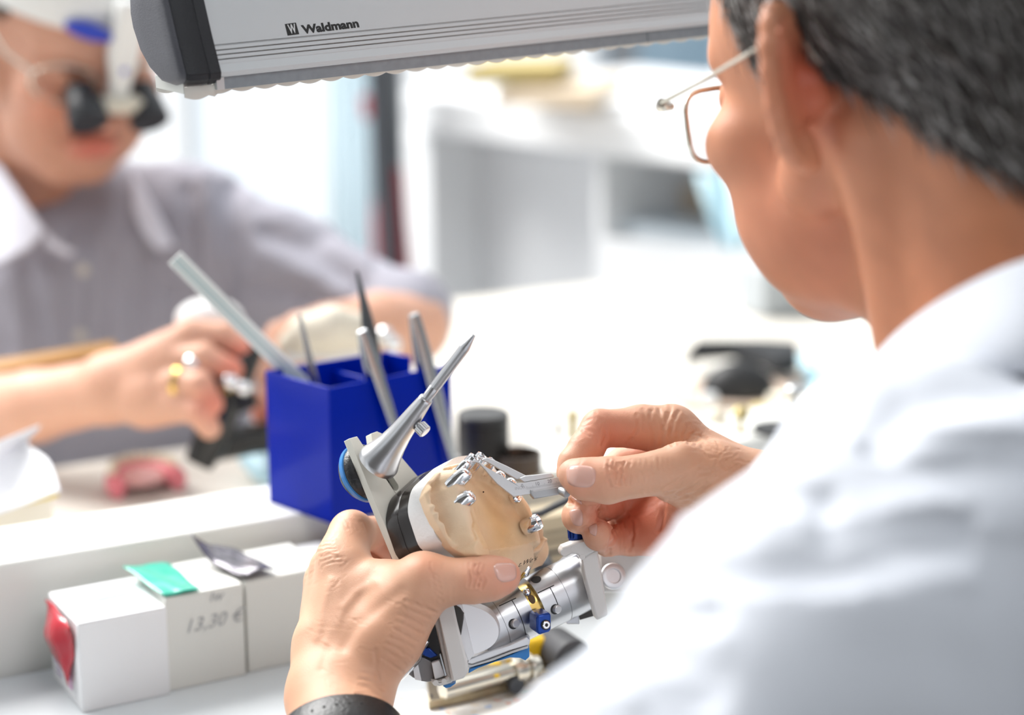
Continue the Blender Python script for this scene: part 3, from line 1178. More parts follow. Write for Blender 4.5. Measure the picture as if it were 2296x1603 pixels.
MB().prism([G(x, y, ZL - 0.005) for x, y in np_px], UP * 0.003).build('cover', mat('yellow_paper', (0.66, 0.50, 0.08), rough=0.7), npd)
MB().prism([G(x, y, ZL - 0.005) - bdir * 0.004 for x, y in np_px], UP * (ZB - ZL + 0.005)).build('sheets', mat('cream_paper', (0.72, 0.68, 0.60), rough=0.7), npd)

# pink denture base with pale teeth
dc_ = G(318, 1098, ZB)
den = empty('denture', dc_, 'pink denture base lying behind the white rail', 'denture')
pinkm = mat('pink_acrylic', (0.78, 0.22, 0.26), rough=0.25, sss=0.1, sss_scale=0.003)
ivory = mat('ivory', (0.80, 0.72, 0.55), rough=0.3)
ring = []
for k in range(25):
    g = math.pi * (1.12 * k / 24 - 0.06)
    ctr = dc_ + bdir * (0.024 * math.cos(g)) + np.array([bper[0], bper[1], 0]) * (0.030 * math.sin(g) - 0.012)
    rd = nrm(np.array([math.cos(g) * bdir[0] + math.sin(g) * bper[0], math.cos(g) * bdir[1] + math.sin(g) * bper[1], 0]))
    ring.append([ctr + rd * (0.0065 * math.cos(a)) + UP * (0.010 + 0.009 * math.sin(a)) for a in [2 * math.pi * i / 12 for i in range(12)]])
MB().loft(ring).build('base', pinkm, den, smooth=60)
MB().ball(dc_ + bper * 0.002 + UP * 0.010, (0.021, 0.019, 0.006), axes=(bdir, bper, UP), seg=24, rings=12).build('palate', mat('pale_pink_acrylic', (0.82, 0.46, 0.44), rough=0.3), den, smooth=180)
for k in range(12):
    g = math.pi * (0.05 + 0.9 * k / 11)
    ctr = dc_ + bdir * (0.0245 * math.cos(g)) + bper * (0.031 * math.sin(g) - 0.012)
    MB().ball(ctr + UP * 0.0205, (0.0032, 0.0032, 0.0042), seg=10, rings=6).build('tooth', ivory, den, smooth=180)
# pale blue tube lying against the blue box
tb = MB().tube([G(545, 1000, ZB + 0.022), G(562, 1022, ZB + 0.018), G(590, 1050, ZB + 0.014), G(640, 1078, ZB + 0.012)], [0.007, 0.0105, 0.0112, 0.0112], 18).build('tube', mat('pale_blue_plastic', (0.45, 0.68, 0.78), rough=0.35), smooth=60)
tag(tb, 'pale blue plastic tube lying beside the blue box', 'tube')
# wooden bench peg
wb0, wb1 = Wp(-40, 838, 1.47), Wp(262, 788, 1.50)
wd = nrm(wb1 - wb0)
wp = MB().box((wb0 + wb1) / 2, wd, np.cross(wd, UP), UP, (np.linalg.norm(wb1 - wb0), 0.03, 0.012)).build('bench_peg', mat('warm_wood', (0.42, 0.22, 0.07), rough=0.55, var=0.25, vscale=60), bevel=0.002)
tag(wp, 'brown wooden bench peg behind the forearm at the left', 'bench peg')

# ================================================================== far bench, right
blk = mat('black_canister', (0.016, 0.015, 0.015), rough=0.45)
def can(name, label, cat_, x, y, zb, rpx, hpx, m, prof):
    c = G(x, y, zb)
    d = w2cam(c)[2] / 1000
    r = rpx * d / FPX
    h = hpx * d / FPX / math.cos(PITCH)
    o = MB().lathe(c, UP, [(a * h, b * r) for a, b in prof], 40).build(name, m, smooth=40)
    return tag(o, label, cat_)
cn_ = empty('canister', G(1084, 1054, ZL), 'tall black canister standing behind the cast', 'canister')
c_ = G(1084, 1054, ZL); d_ = w2cam(c_)[2] / 1000; r_ = 57 * d_ / FPX; h_ = 134 * d_ / FPX
MB().lathe(c_, UP, [(0, r_ * .97), (0.002, r_), (h_ * .86, r_)], 40).build('jar', blk, cn_, smooth=40)
MB().lathe(c_, UP, [(h_ * .86, r_ * .97), (h_ * .875, r_ * 1.01), (h_ * .97, r_ * 1.01), (h_, r_ * .95)], 40).build('lid', mat('black_lid', (0.03, 0.03, 0.03), rough=0.4), cn_, smooth=40)
can('cup', 'short dark metal cup beside the black canister', 'cup', 1161, 1058, ZL, 54, 44, mat('dark_bronze', (0.10, 0.075, 0.06), rough=0.3, metal=0.5), [(0, .96), (0.02, 1), (1.0, 1), (1.0, .93), (0.94, .90), (0.2, .88), (0.18, .05)])
can('brass_rod', 'small brass rod standing behind the forefinger', 'rod', 1284, 984, ZL, 9, 62, mat('old_brass', (0.42, 0.34, 0.16), rough=0.4, metal=0.6), [(0, 1), (0.7, 1), (0.72, 1.3), (0.98, 1.3), (1, 1.1)])
can('steel_pin', 'thin steel pin standing left of the brass rod', 'pin', 1252, 1015, ZL, 6, 66, steel, [(0, 1.6), (0.1, 1.6), (0.12, .8), (0.8, .8), (0.82, 1.2), (1, 1.0)])
# low black dome on a tan tray
tag(flat_px([(1470, 880), (1600, 850), (1800, 855), (1760, 915), (1540, 920)], ZB + 0.0005, 0.004).build('tray', mat('tan_tray', (0.60, 0.47, 0.38), rough=0.6), bevel=0.001),
    'flat tan tray under the black dome on the far bench', 'tray')
dm = G(1655, 884, ZB + 0.005)
dd = w2cam(dm)[2] / 1000
rr_ = 86 * dd / FPX
dome = MB()
rows = []
for i in range(11):
    th = math.pi / 2 * i / 10
    rows.append([dm + cR * rr_ * math.cos(th) * math.cos(g) + np.array([0, 1, 0]) * rr_ * 0.7 * math.cos(th) * math.sin(g) + UP * (0.031 * math.sin(th)) for g in [2 * math.pi * k / 28 for k in range(28)]])
dome.loft(rows)
tag(dome.build('rubber_bowl', mat('black_rubber', (0.012, 0.012, 0.013), rough=0.5), smooth=60), 'low rounded black rubber dome on the tan tray', 'bowl')
dk = MB()
dk.prism([G(x, y, ZB + 0.012) for x, y in ((1536, 828), (1560, 812), (1640, 806), (1700, 822), (1740, 842), (1790, 834), (1788, 800), (1700, 795), (1560, 796))], UP * 0.016)
tag(dk.build('tool_pouch', mat('black_fabric', (0.02, 0.022, 0.025), rough=0.8), bevel=0.004), 'flat black tool pouch lying behind the black dome', 'pouch')
tag(flat_px([(1790, 800), (1930, 795), (1950, 880), (1830, 905)], ZB + 0.001, 0.003).build('blue_sheet', mat('sky_blue_sheet', (0.50, 0.78, 0.90), rough=0.6)), 'pale blue sheet under the worker\'s lapel on the bench', 'sheet')
# small plaster models and metal parts scattered on the bench
cream = mat('cream_plaster', (0.74, 0.68, 0.56), rough=0.7)
small = [('plaster_die', 'white rounded plaster die in front of the black dome', 1668, 902, 30, 40, cream, [(0, .9), (.1, 1), (.6, .95), (.85, .75), (1, .3)]),
         ('brass_finial', 'brass knob on a short stalk right of the forefinger knuckle', 1660, 968, 20, 58, mat('old_brass', (0.42, 0.34, 0.16)), [(0, .8), (.05, .35), (.5, .35), (.55, .9), (.8, 1), (1, .5)]),
         ('steel_post', 'slim steel post with a flat head on the bench', 1782, 968, 9, 104, steel, [(0, 1.6), (.05, 1.6), (.06, .8), (.85, .8), (.86, 2.6), (.97, 2.6), (1, 2.2)]),
         ('steel_sleeve', 'short steel sleeve beside the slim steel post', 1812, 962, 10, 70, steel, [(0, 1), (.9, 1), (1, .8)]),
         ('plaster_block', 'small cream plaster block behind the steel post', 1745, 925, 34, 40, cream, [(0, 1), (.4, 1), (.6, .8), (1, .7)]),
         ('grey_cap', 'small grey cap behind the index knuckle', 1520, 950, 22, 30, mat('cap_grey', (0.42, 0.42, 0.45), rough=0.4), [(0, 1), (.8, 1), (1, .7)]),
         ('cream_cap', 'small cream cap behind the hand', 1605, 945, 26, 30, cream, [(0, 1), (.6, .9), (1, .4)]),
         ('bead_jar', 'small clear jar on the bench near the sleeve', 1590, 915, 18, 32, mat('frosted_jar', (0.75, 0.77, 0.78), rough=0.3), [(0, 1), (.8, 1), (1, .85)]),
         ('yellow_cap', 'small pale yellow cap beside the brass knob', 1700, 930, 18, 22, mat('pale_yellow', (0.75, 0.62, 0.30), rough=0.5), [(0, 1), (.7, 1), (1, .6)])]
for nm, lb, x, y, rp, hp, m, pr in small:
    can(nm, lb, nm.split('_')[-1], x, y, ZL if y > 935 else ZB, rp, hp, m, pr)
dc2 = G(1742, 966, ZL)
tag(MB().lathe(dc2, UP, [(0, 0.017), (0.002, 0.018), (0.003, 0.017)], 36).build('rubber_disc', mat('black_rubber', (0.012, 0.012, 0.013)), smooth=40), 'flat black disc on the rail beside the sleeve', 'disc')

# ================================================================== near bench, behind and below the hands
bxd = 1.13
mk = mat('kraft_card', (0.62, 0.52, 0.36), rough=0.7)
kb = empty('carton', G(1300, 1340, ZB), 'beige carton with printed lines standing behind the articulator', 'carton')
kA, kB = G(1190, 1352, ZB), G(1440, 1302, ZB)
kd = nrm(kB - kA)
kp = np.array([-kd[1], kd[0], 0])
kw = np.linalg.norm(kB - kA)
kh = topz(kA, 1165) - ZB
MB().box(kA + kd * kw / 2 + kp * 0.012 + UP * kh / 2, kd, kp, UP, (kw, 0.024, kh)).build('card', mk, kb, bevel=0.001)
for i, (a, b, z) in enumerate(((0.1, 0.5, 0.80), (0.1, 0.42, 0.70), (0.15, 0.55, 0.42), (0.1, 0.4, 0.32), (0.1, 0.5, 0.2))):
    MB().box(kA + kd * kw * (a + b) / 2 - kp * 0.0004 + UP * kh * z, kd, kp, UP, (kw * (b - a), 0.0006, 0.0012)).build('printed_line', mat('print_brown', (0.12, 0.10, 0.08), rough=0.7), kb, smooth=0)
MB().box(kA + kd * kw / 2 - kp * 0.0005 + UP * kh * 0.56, kd, kp, UP, (kw, 0.001, 0.0025)).build('band', darkm, kb, smooth=0)
cb_ = MB().tube([Wp(1150, 1168, 1.09), Wp(1215, 1150, 1.10), Wp(1262, 1128, 1.10), Wp(1310, 1096, 1.12), Wp(1350, 1085, 1.13)], 0.0022, 10).build('cable', darkm, smooth=60)
tag(cb_, 'black cable passing behind the cast towards the carton', 'cable')
bt = MB()
bt.prism([Wp(x, y, 1.06) for x, y in ((1196, 1262), (1228, 1262), (1240, 1280), (1238, 1335), (1200, 1345))], np.array([0, 0.02, 0]))
tag(bt.build('battery_pack', darkm, bevel=0.002), 'small black battery pack between cast and carton', 'battery pack')
# yellow and black tape measure
ty = empty('tape_roll', G(1230, 1480, ZB), 'yellow and black round tape lying behind the axle', 'tape')
tc_ = G(1205, 1462, ZB + 0.012)
MB().box(tc_, bdir, bper, UP, (0.03, 0.02, 0.024)).build('case', mat('signal_yellow', (0.80, 0.50, 0.01), rough=0.4), ty, bevel=0.003)
MB().lathe(G(1262, 1468, ZB + 0.014), -bper, [(-0.012, 0.013), (0.012, 0.013), (0.014, 0.011)], 30).build('wheel', mat('dark_wheel', (0.05, 0.05, 0.055), rough=0.5), ty, smooth=40)
rd_ = MB().tube([G(1188, 1478, ZB + 0.006), G(1300, 1530, ZB + 0.004)], 0.0016, 10).build('glass_rod', mat('white_rod', (0.75, 0.75, 0.73), rough=0.3), smooth=60)
tag(rd_, 'thin white rod lying beside the yellow tape', 'rod')
# steel gauge with a round bar lying on the bench
old = mat('worn_steel', (0.40, 0.33, 0.22), rough=0.32, metal=0.85, var=0.2, vscale=120)
olds = mat('worn_bright_steel', (0.62, 0.58, 0.50), rough=0.18, metal=0.95, var=0.08)
gg = empty('steel_gauge', G(1080, 1560, ZB), 'worn steel gauge with a round bar lying below the hands', 'gauge')
zg = ZB + 0.0015
MB().prism([G(x, y, zg) for x, y in ((956, 1532), (1060, 1512), (1190, 1478), (1196, 1500), (1180, 1540), (1060, 1572), (962, 1592))], UP * 0.005,
           holes=([G(x, y, zg) for x, y in ((985, 1545), (1160, 1500), (1165, 1516), (990, 1566))],)).build('frame', old, gg, bevel=0.0006)
ga1, ga2 = G(992, 1548, ZB + 0.014), G(1160, 1502, ZB + 0.014)
MB().tube([ga1, ga2], 0.0052, 24).build('round_bar', olds, gg, smooth=40)
gx = nrm(ga2 - ga1)
MB().lathe(ga2, gx, [(-0.004, 0.0075), (0, 0.0085), (0.003, 0.0085), (0.0035, 0.007), (0.005, 0.007), (0.0055, 0.0088), (0.008, 0.0088), (0.009, 0.006), (0.014, 0.0055), (0.015, 0.004)], 32).build('knob', olds, gg, smooth=40)
gb1, gb2 = G(1048, 1518, ZB + 0.013), G(1172, 1485, ZB + 0.013)
MB().tube([gb1, gb2], 0.0035, 20).build('guide_bar', old, gg, smooth=40)
for x, y in ((1110, 1488), (1106, 1514)):
    MB().ball(G(x, y, ZB + 0.016), (0.004, 0.0026, 0.0015), seg=12, rings=8).build('yellow_mark', mat('signal_yellow', (0.8, 0.5, 0.01)), gg)
MB().lathe(G(1152, 1532, ZB + 0.008), -bper, [(0, 0.0048), (0.004, 0.0048)], 24).build('set_screw', darkm, gg)
MB().lathe(G(966, 1560, ZB + 0.0066), UP, [(0, 0.001), (0.0004, 0.001)], 12).build('rivet', darkm, gg)
# speckled board at the lower edge of the picture
spk = mat('speckled_board', (0.80, 0.79, 0.74), rough=0.5, var=0.02)
nt = spk.node_tree
vo = nt.nodes.new('ShaderNodeTexVoronoi')
vo.inputs['Scale'].default_value = 260.0
cr = nt.nodes.new('ShaderNodeValToRGB')
cr.color_ramp.interpolation = 'CONSTANT'
cr.color_ramp.elements[0].color = (0.82, 0.80, 0.76, 1)
for p_, c_ in ((0.62, (0.78, 0.72, 0.62, 1)), (0.72, (0.82, 0.81, 0.78, 1)), (0.86, (0.50, 0.60, 0.78, 1)), (0.90, (0.80, 0.79, 0.74, 1)), (0.94, (0.80, 0.52, 0.44, 1)), (0.97, (0.45, 0.66, 0.60, 1))):
    e = cr.color_ramp.elements.new(p_)
    e.color = c_
tcn = [n for n in nt.nodes if n.type == 'TEX_COORD'][0]
nt.links.new(tcn.outputs['Object'], vo.inputs['Vector'])
sx_ = nt.nodes.new('ShaderNodeSeparateColor')
nt.links.new(vo.outputs['Color'], sx_.inputs['Color'])
nt.links.new(sx_.outputs['Red'], cr.inputs['Fac'])
nt.links.new(cr.outputs['Color'], nt.nodes['Principled BSDF'].inputs['Base Color'])
sb = MB().prism([G(x, y, ZB + 0.0002) for x, y in ((860, 1572), (1190, 1500), (1360, 1600), (1300, 1720), (820, 1720))], UP * 0.0012).build('speckled_board', spk)
tag(sb, 'cream speckled board under the steel gauge', 'board')
from mathutils.bvhtree import BVHTree
# ================================================================== dental articulator with a plaster cast
aN = nrm((0.717, 0.375, -0.587))
aA = np.array((0.39, -0.915, -0.109))
aA = nrm(aA - aN * (aN @ aA))                       # down along the plate
aB = np.cross(aA, aN)
if aB[0] < 0:
    aB = -aB                                        # to the right and away
aO = K(783, 983, 2)


def S(a, b, n):
    """cast frame (mm) -> camera millimetres"""
    return aO + aA * a + aB * b + aN * n


def onp(x, y, n):
    """pixel -> point on the plane n of the cast frame"""
    r = K(x, y)
    return r * (((aO + aN * n) @ aN) / (r @ aN))


def ab(x, y, n):
    p = onp(x, y, n) - aO
    return np.array([p @ aA, p @ aB])


art = empty('articulator', cam2w(K(1130, 1420, 0)), 'silver dental articulator with a beige upper plate held in the left hand', 'articulator')
beige_pl = mat('articulator_beige', (0.66, 0.65, 0.58), rough=0.38, var=0.02)
alum = mat('satin_aluminium', (0.50, 0.50, 0.51), rough=0.30, metal=0.95, var=0.03, vscale=60)
alum_l = mat('bright_aluminium', (0.74, 0.74, 0.75), rough=0.36, metal=0.6, var=0.02)
blackp = mat('black_plastic', (0.018, 0.014, 0.013), rough=0.22, var=0.05)
knobb = mat('knob_black', (0.02, 0.021, 0.023), rough=0.35, bump=0.4, bscale=700)
blue_an = mat('blue_anodised', (0.012, 0.055, 0.30), rough=0.25, metal=0.45, var=0.05)
blue_rim = mat('blue_rubber_and_glow', (0.03, 0.20, 0.52), rough=0.3)
brass = mat('brass', (0.62, 0.42, 0.13), rough=0.25, metal=1.0)
line_k = mat('engraved_black', (0.02, 0.02, 0.02), rough=0.6)

# upper plate with its slot
pl_px = [(783, 983), (801, 978), (813, 996), (824, 1012), (836, 1000), (832, 972), (846, 967), (860, 973), (897, 1021), (950, 1083), (990, 1130), (1000, 1190), (985, 1250), (900, 1268), (861, 1173)]
pts = [onp(x, y, 0) for x, y in pl_px]
s0, s1 = onp(862, 1054, 0), onp(886, 1090, 0)
dv = nrm(s1 - s0)
pv = nrm(np.cross(dv, aN))
slot = []
for c, st in ((s1, 0), (s0, math.pi)):
    for k in range(9):
        g = st + math.pi * (k / 8 - 0.5)
        slot.append(c + 2.6 * (math.cos(g) * dv + math.sin(g) * pv))
plate = MB(True).prism(pts, -aN * 4.2, holes=(slot,)).build('upper_plate', beige_pl, art, bevel=0.0008)
MB(True).prism([p - aN * 4.3 for p in [s1 + dv * 5 + pv * 6, s1 + dv * 5 - pv * 6, s0 - dv * 6 - pv * 6, s0 - dv * 6 + pv * 6]], -aN * 5).build('slot_block', alum, art)
# black dome knob behind the plate; its blue rim glow is painted as a ring
kc = onp(832, 1052, -4.3)
kn = MB(True).lathe(kc, -aN, [(0, 13.0), (2.5, 14.6), (6, 15.0), (10, 13.6), (13.5, 10.0), (15.3, 5.0), (15.8, 0.4)], 40).build('plate_knob', knobb, art, smooth=60)
MB(True).lathe(kc, -aN, [(4.6, 14.9), (5.0, 15.6), (7.4, 15.5), (8.2, 14.6)], 40).build('rim_glow_ring', blue_rim, kn, smooth=60)
# incisal pin in its trumpet-shaped holder
pA = nrm((0.555, 0.72, -0.42))
pb_ = K(850, 1034, -3)
hold = MB(True).lathe(pb_, pA, [(-2, 10.6), (0, 10.9), (1.2, 10.7), (4, 9.7), (8, 8.4), (13, 7.2), (20, 6.0), (28, 5.2), (36, 4.5), (43, 3.7), (44.6, 3.5), (45.0, 3.0)], 48).build('pin_holder', alum, art, smooth=50)
pin = MB(True).lathe(pb_, pA, [(44, 2.55), (52, 2.6), (52.3, 2.4), (52.8, 2.4), (53.1, 2.75), (79, 2.75), (80, 2.7), (87.0, 1.05), (88.0, 0.9), (88.3, 0.2)], 24).build('incisal_pin', alum, art, smooth=35)
sc1, sc2 = frame(pA, (0, 0, 1))
kx = nrm(np.array((0.78, -0.52, -0.35)) - pA * (pA @ np.array((0.78, -0.52, -0.35))))
kb0 = pb_ + pA * 31
prof = []
ks = MB(True).lathe(kb0 + kx * 3.5, kx, [(0, 2.0), (2.2, 2.0), (2.3, 3.3), (6.6, 3.3), (7.0, 2.9)], 24).build('knurled_screw', alum, art, smooth=40)
for k in range(18):
    g = 2 * math.pi * k / 18
    f1, f2 = frame(kx)
    MB(True).box(kb0 + kx * 8.0 + 3.3 * (math.cos(g) * f1 + math.sin(g) * f2), kx, f1 * math.cos(g) + f2 * math.sin(g), np.cross(kx, f1 * math.cos(g) + f2 * math.sin(g)), (4.0, 0.4, 0.55)).build('knurl_ridge', alum_l, ks, smooth=0)

# black magnet mount with its fine seam and printed outline
def rounded(px, n, r=3.0):
    P_ = [onp(x, y, n) for x, y in px]
    out = []
    m = len(P_)
    for i in range(m):
        a, b, c = P_[i - 1], P_[i], P_[(i + 1) % m]
        u, w_ = nrm(a - b), nrm(c - b)
        k = min(r, 0.45 * np.linalg.norm(a - b), 0.45 * np.linalg.norm(c - b))
        p_, s_ = b + u * k, b + w_ * k
        for t in (0, 0.25, 0.5, 0.75, 1):
            out.append((1 - t) ** 2 * p_ + 2 * t * (1 - t) * b + t * t * s_)
    return out
puck_px = [(872, 1120), (862, 1171), (890, 1256), (1010, 1300), (1060, 1150), (1000, 1060), (930, 1068)]
p0_ = rounded(puck_px, 0.2, 5)
def ring_at(n, k):
    c = sum(p0_) / len(p0_)
    return [c + (p - c) * k + aN * n for p in p0_]
mount = MB(True).loft([ring_at(0, 0.99), ring_at(1, 1.0), ring_at(8.6, 1.0), ring_at(8.9, 0.99), ring_at(9.4, 0.99), ring_at(9.7, 1.0), ring_at(16.0, 0.985)]).build('mounting_plate', blackp, art, smooth=40)
plaster_w = mat('white_plaster', (0.80, 0.79, 0.78), rough=0.75, bump=0.3, bscale=400)
MB(True).loft([ring_at(15.8, 0.97), ring_at(16.2, 0.99), ring_at(22.0, 1.0), ring_at(29.5, 1.0)]).build('plaster_ring', plaster_w, art, smooth=40)
# thin printed outline on the side of the mount
lw = mat('print_light', (0.55, 0.54, 0.52), rough=0.6)

# ------------------------------------------------------------------ the beige cast
NB = 28.0
def P2(lst, n):
    return np.array([ab(x, y, n) for x, y in lst])
outer = P2([(952, 1105), (960, 1078), (977, 1058), (995, 1045), (1014, 1039), (1034, 1037), (1060, 1041), (1095, 1054), (1130, 1080), (1160, 1112), (1185, 1146), (1208, 1178), (1224, 1203), (1227, 1217),
            (1212, 1240), (1150, 1262), (1078, 1264), (1045, 1254), (1015, 1228), (988, 1188), (966, 1142)], 36.0)
crest = P2([(1082, 1232), (1062, 1190), (1046, 1140), (1036, 1105), (1032, 1075), (1042, 1054), (1062, 1045), (1088, 1048), (1118, 1064), (1150, 1090), (1176, 1120), (1194, 1148), (1208, 1180), (1217, 1208)], 45.0)
lo2 = outer.min(0) - 6
hi2 = outer.max(0) + 6
cf = Field((lo2[0], lo2[1], NB - 3), (hi2[0], hi2[1], 52), 0.55)
Xa, Yb, Zn = cf.axes()
pp = np.stack(np.broadcast_arrays(Xa[..., 0], Yb[..., 0]), -1).reshape(-1, 2).astype(float)
def inside(p, poly):
    c = np.zeros(len(p), bool)
    j = len(poly) - 1
    for i in range(len(poly)):
        a, b = poly[i], poly[j]
        m = (a[1] > p[:, 1]) != (b[1] > p[:, 1])
        xi = (b[0] - a[0]) * (p[:, 1] - a[1]) / ((b[1] - a[1]) + 1e-12) + a[0]
        c ^= m & (p[:, 0] < xi)
        j = i
    return c
dout = poly_dist(pp, np.vstack([outer, outer[:1]]))
sd = np.where(inside(pp, outer), -dout, dout)
dc = poly_dist(pp, crest)
in_arch = inside(pp, np.vstack([crest, crest[:1]]))
i_ = np.linspace(0, 1, len(crest))
# crest height falls towards the ends; ridge is broad on the left free end
best = np.full(len(pp), 1e9)
along = np.zeros(len(pp))
for k, (a, b) in enumerate(zip(crest[:-1], crest[1:])):
    t = np.clip(((pp - a) @ (b - a)) / ((b - a) @ (b - a)), 0, 1)
    d_ = np.linalg.norm(pp - a - t[:, None] * (b - a), axis=1)
    m = d_ < best
    best[m] = d_[m]
    along[m] = (k + t[m]) / (len(crest) - 1)
hc = 45.0 + 1.6 * np.clip((0.36 - along) / 0.08, 0, 1) - 2.5 * np.clip((along - 0.75) / 0.25, 0, 1) - 1.0 * np.clip((0.25 - along) / 0.25, 0, 1)
wi = np.where(along < 0.3, 3.6, 1.4)
ins = hc - (hc - 39.6) * (1 - np.exp(-(np.maximum(dc - wi, 0) / 2.0) ** 2)) - 0.8 * (1 - np.exp(-(dc / 16.0) ** 2))
wl = np.where(along < 0.34, 4.6, 1.2)
outs = hc - (hc - 31.0) * (1 - np.exp(-(np.maximum(dc - wl, 0) / np.where(along < 0.34, 3.6, 2.5)) ** 2)) - 0.16 * np.minimum(dc, 5)
hmap = np.where(in_arch, ins, outs)
# past the hind end of the arch the palate runs out level
behind = (~in_arch) & ((pp - crest[0]) @ nrm(np.array([1.0, 0.0])) > -1.0) & (np.abs(pp[:, 1]) < 1e9)
midb = (pp[:, 1] > crest[0][1] + 3) & (pp[:, 1] < crest[-1][1] - 2) & (~in_arch) & (pp[:, 0] > min(crest[0][0], crest[-1][0]) - 4)
hmap = np.where(midb, np.maximum(hmap, 39.4 - 0.35 * np.maximum(0, sd + 6)), hmap)
# rim of the vestibule: a thin lip just inside the outline, with fluted trimming marks
flute = 0.95 * np.sin(along * 130 + 1.5 * np.sin(along * 37))
lipw = np.exp(-((sd + 1.6) / 2.0) ** 2)
hmap = np.maximum(hmap, 31.0 + (37.2 + flute - 31.0) * lipw * (~in_arch))
hmap = np.where((~in_arch) & (dc > 7) & (sd < -3.5), hmap + 0.45 * flute, hmap)
q3 = np.concatenate([pp, np.zeros((len(pp), 1))], 1)
hmap += 0.35 * vnoise(q3, 14, 3) + 0.10 * vnoise(q3, 5, 4)
# ridge crest furrow of the toothless left side and flabby lobes
hmap -= 1.5 * np.exp(-(poly_dist(pp, P2([(1052, 1150), (1060, 1170), (1056, 1190), (1064, 1205), (1058, 1222)], 45)) / 0.8) ** 2)
hmap += 1.6 * np.exp(-(poly_dist(pp, P2([(1034, 1150), (1040, 1185), (1056, 1215)], 43)) / 3.2) ** 2)
hmap += 1.4 * np.exp(-(poly_dist(pp, P2([(978, 1100), (996, 1108), (1010, 1116)], 37)) / 2.2) ** 2)
hmap -= 0.7 * np.exp(-(poly_dist(pp, P2([(990, 1150), (1000, 1185), (1020, 1208), (1050, 1232)], 36)) / 1.1) ** 2)
# bevelled hind edge
pe = P2([(1076, 1246), (1132, 1244), (1220, 1220)], 46)
h2d = hmap.reshape(cf.n[0], cf.n[1])
s2d = sd.reshape(cf.n[0], cf.n[1])
hind = np.clip((pp[:, 0] - (outer[:, 0].max() - 12)) / 6, 0, 1).reshape(cf.n[0], cf.n[1])[..., None]
flare = np.clip((36 - Zn) * 0.42, -1.0, 3.4) * (1 - hind) - hind * np.clip((40 - Zn) * 0.75, -0.5, 8.0)
d3 = np.maximum((Zn - h2d[..., None]) * 0.72, np.maximum(s2d[..., None] + flare, NB - Zn))
cf.d = d3.astype(np.float32)
v, q = cf.mesh()
v = aO + v[:, 0:1] * aA + v[:, 1:2] * aB + v[:, 2:3] * aN
CAST_V, CAST_Q = v, q
if np.linalg.det(np.stack([aA, aB, aN])) < 0:
    q = q[:, ::-1]
cs = Sculpt(v, q)
arch3 = inside(np.stack([(v - aO) @ aA, (v - aO) @ aB], 1), np.vstack([crest, crest[:1]]))
cs.tint = np.where(arch3[:, None], np.array([0.97, 0.92, 0.85]), np.ones(3)) * (1.0 + 0.05 * vnoise(v, 22, 9)[:, None] * np.array([0.3, 0.8, 1.6]))
for (x, y), r, a in (((1110, 1150), 12, 0.8), ((1140, 1190), 10, 0.7), ((1060, 1215), 8, 0.8), ((1120, 1225), 12, 0.6)):
    cs.blob(onp(x, y, 40), r, (0.96, 0.86, 0.70), a)
cs.crease([(1148, 1200), (1130, 1225), (1120, 1236)], 0.6, 0.25)
cs.crease([(1068, 1060), (1066, 1100), (1076, 1150)], 0.7, 0.25)
castm = mat('plaster_beige', (0.76, 0.57, 0.385), rough=0.62, var=0.07, vscale=90, bump=0.16, bscale=1400, sss=0.06, sss_scale=0.003, attr='tint', spec=0.35)
cast = empty('dental_cast', cam2w(onp(1100, 1160, NB)), 'beige plaster cast of an upper jaw with chrome crowns', 'dental cast')
link_mesh('plaster_body', cam2w(cs.v), cs.q[:, ::-1], castm, cast, smooth=180, tint=cs.tint)

# handwriting on the hind wall
hn = nrm(onp(1228, 1216, 30) - onp(1150, 1254, 30))
wo_ = onp(1168, 1266, 40)
cbv = BVHTree.FromPolygons([tuple(p) for p in cs.v], [tuple(int(i) for i in f) for f in cs.q])
tv, tf = text_mesh('t.Weis', 1.0, 0.0, 0.45)
tw = max(p[0] for p in tv)
tpts = []
for p in tv:
    x = 1160 + 44 * p[0] / tw + 3 * p[1]
    y = 1272 - 17 * p[0] / tw - 15 * p[1]
    hit = cbv.ray_cast(Vector((0, 0, 0)), Vector(K(x, y)).normalized())
    tpts.append(np.array(hit[0]) + np.array(hit[1]) * 0.08 if hit[0] is not None else None)
okp = [p for p in tpts if p is not None]
if okp and len(okp) > 0.9 * len(tpts):
    fb_ = np.mean(okp, 0)
    tpts = [p if p is not None else fb_ for p in tpts]
    link_mesh('handwriting', cam2w(np.array(tpts)), tf, line_k, cast, smooth=0)
else:
    print('TEXT MISS', len(okp), len(tpts))

# chrome crowns: rounded thimbles (some open) standing on the ridge
def crown(px, py, n0, r, h, lean=(0, 0), sq=1.0, turn=0.0, openc=False):
    c = onp(px, py, n0)
    ax = nrm(aN + aA * lean[0] + aB * lean[1])
    hint = aA * math.cos(turn) + aB * math.sin(turn)
    if openc:
        pr = [(-1.5, r * 0.92), (0, r), (h * 0.5, r * 1.04), (h * 0.92, r * 0.98), (h, r * 0.90), (h * 0.97, r * 0.80), (h * 0.4, r * 0.78), (h * 0.2, r * 0.6), (h * 0.18, 0.05)]
    else:
        pr = [(-1.5, r * 0.95), (0, r), (h * 0.4, r * 0.97), (h * 0.72, r * 0.88), (h * 0.88, r * 0.74), (h * 0.97, r * 0.48), (h, r * 0.2), (h * 1.005, 0.05)]
    return MB(True).lathe(c, ax, pr, 28, hint=tuple(hint), scale2=sq).build('crown', chrome, cast, smooth=70)
crown(1016, 1088, 42.5, 5.0, 11, (-0.35, 0.35), 0.66, 0.9)
crown(1030, 1130, 42.5, 5.0, 9.0, (-0.2, 0.35), 0.8, 1.0)
crown(1024, 1064, 42.0, 3.0, 9.5, (-0.45, 0.3), 0.62, 0.7)
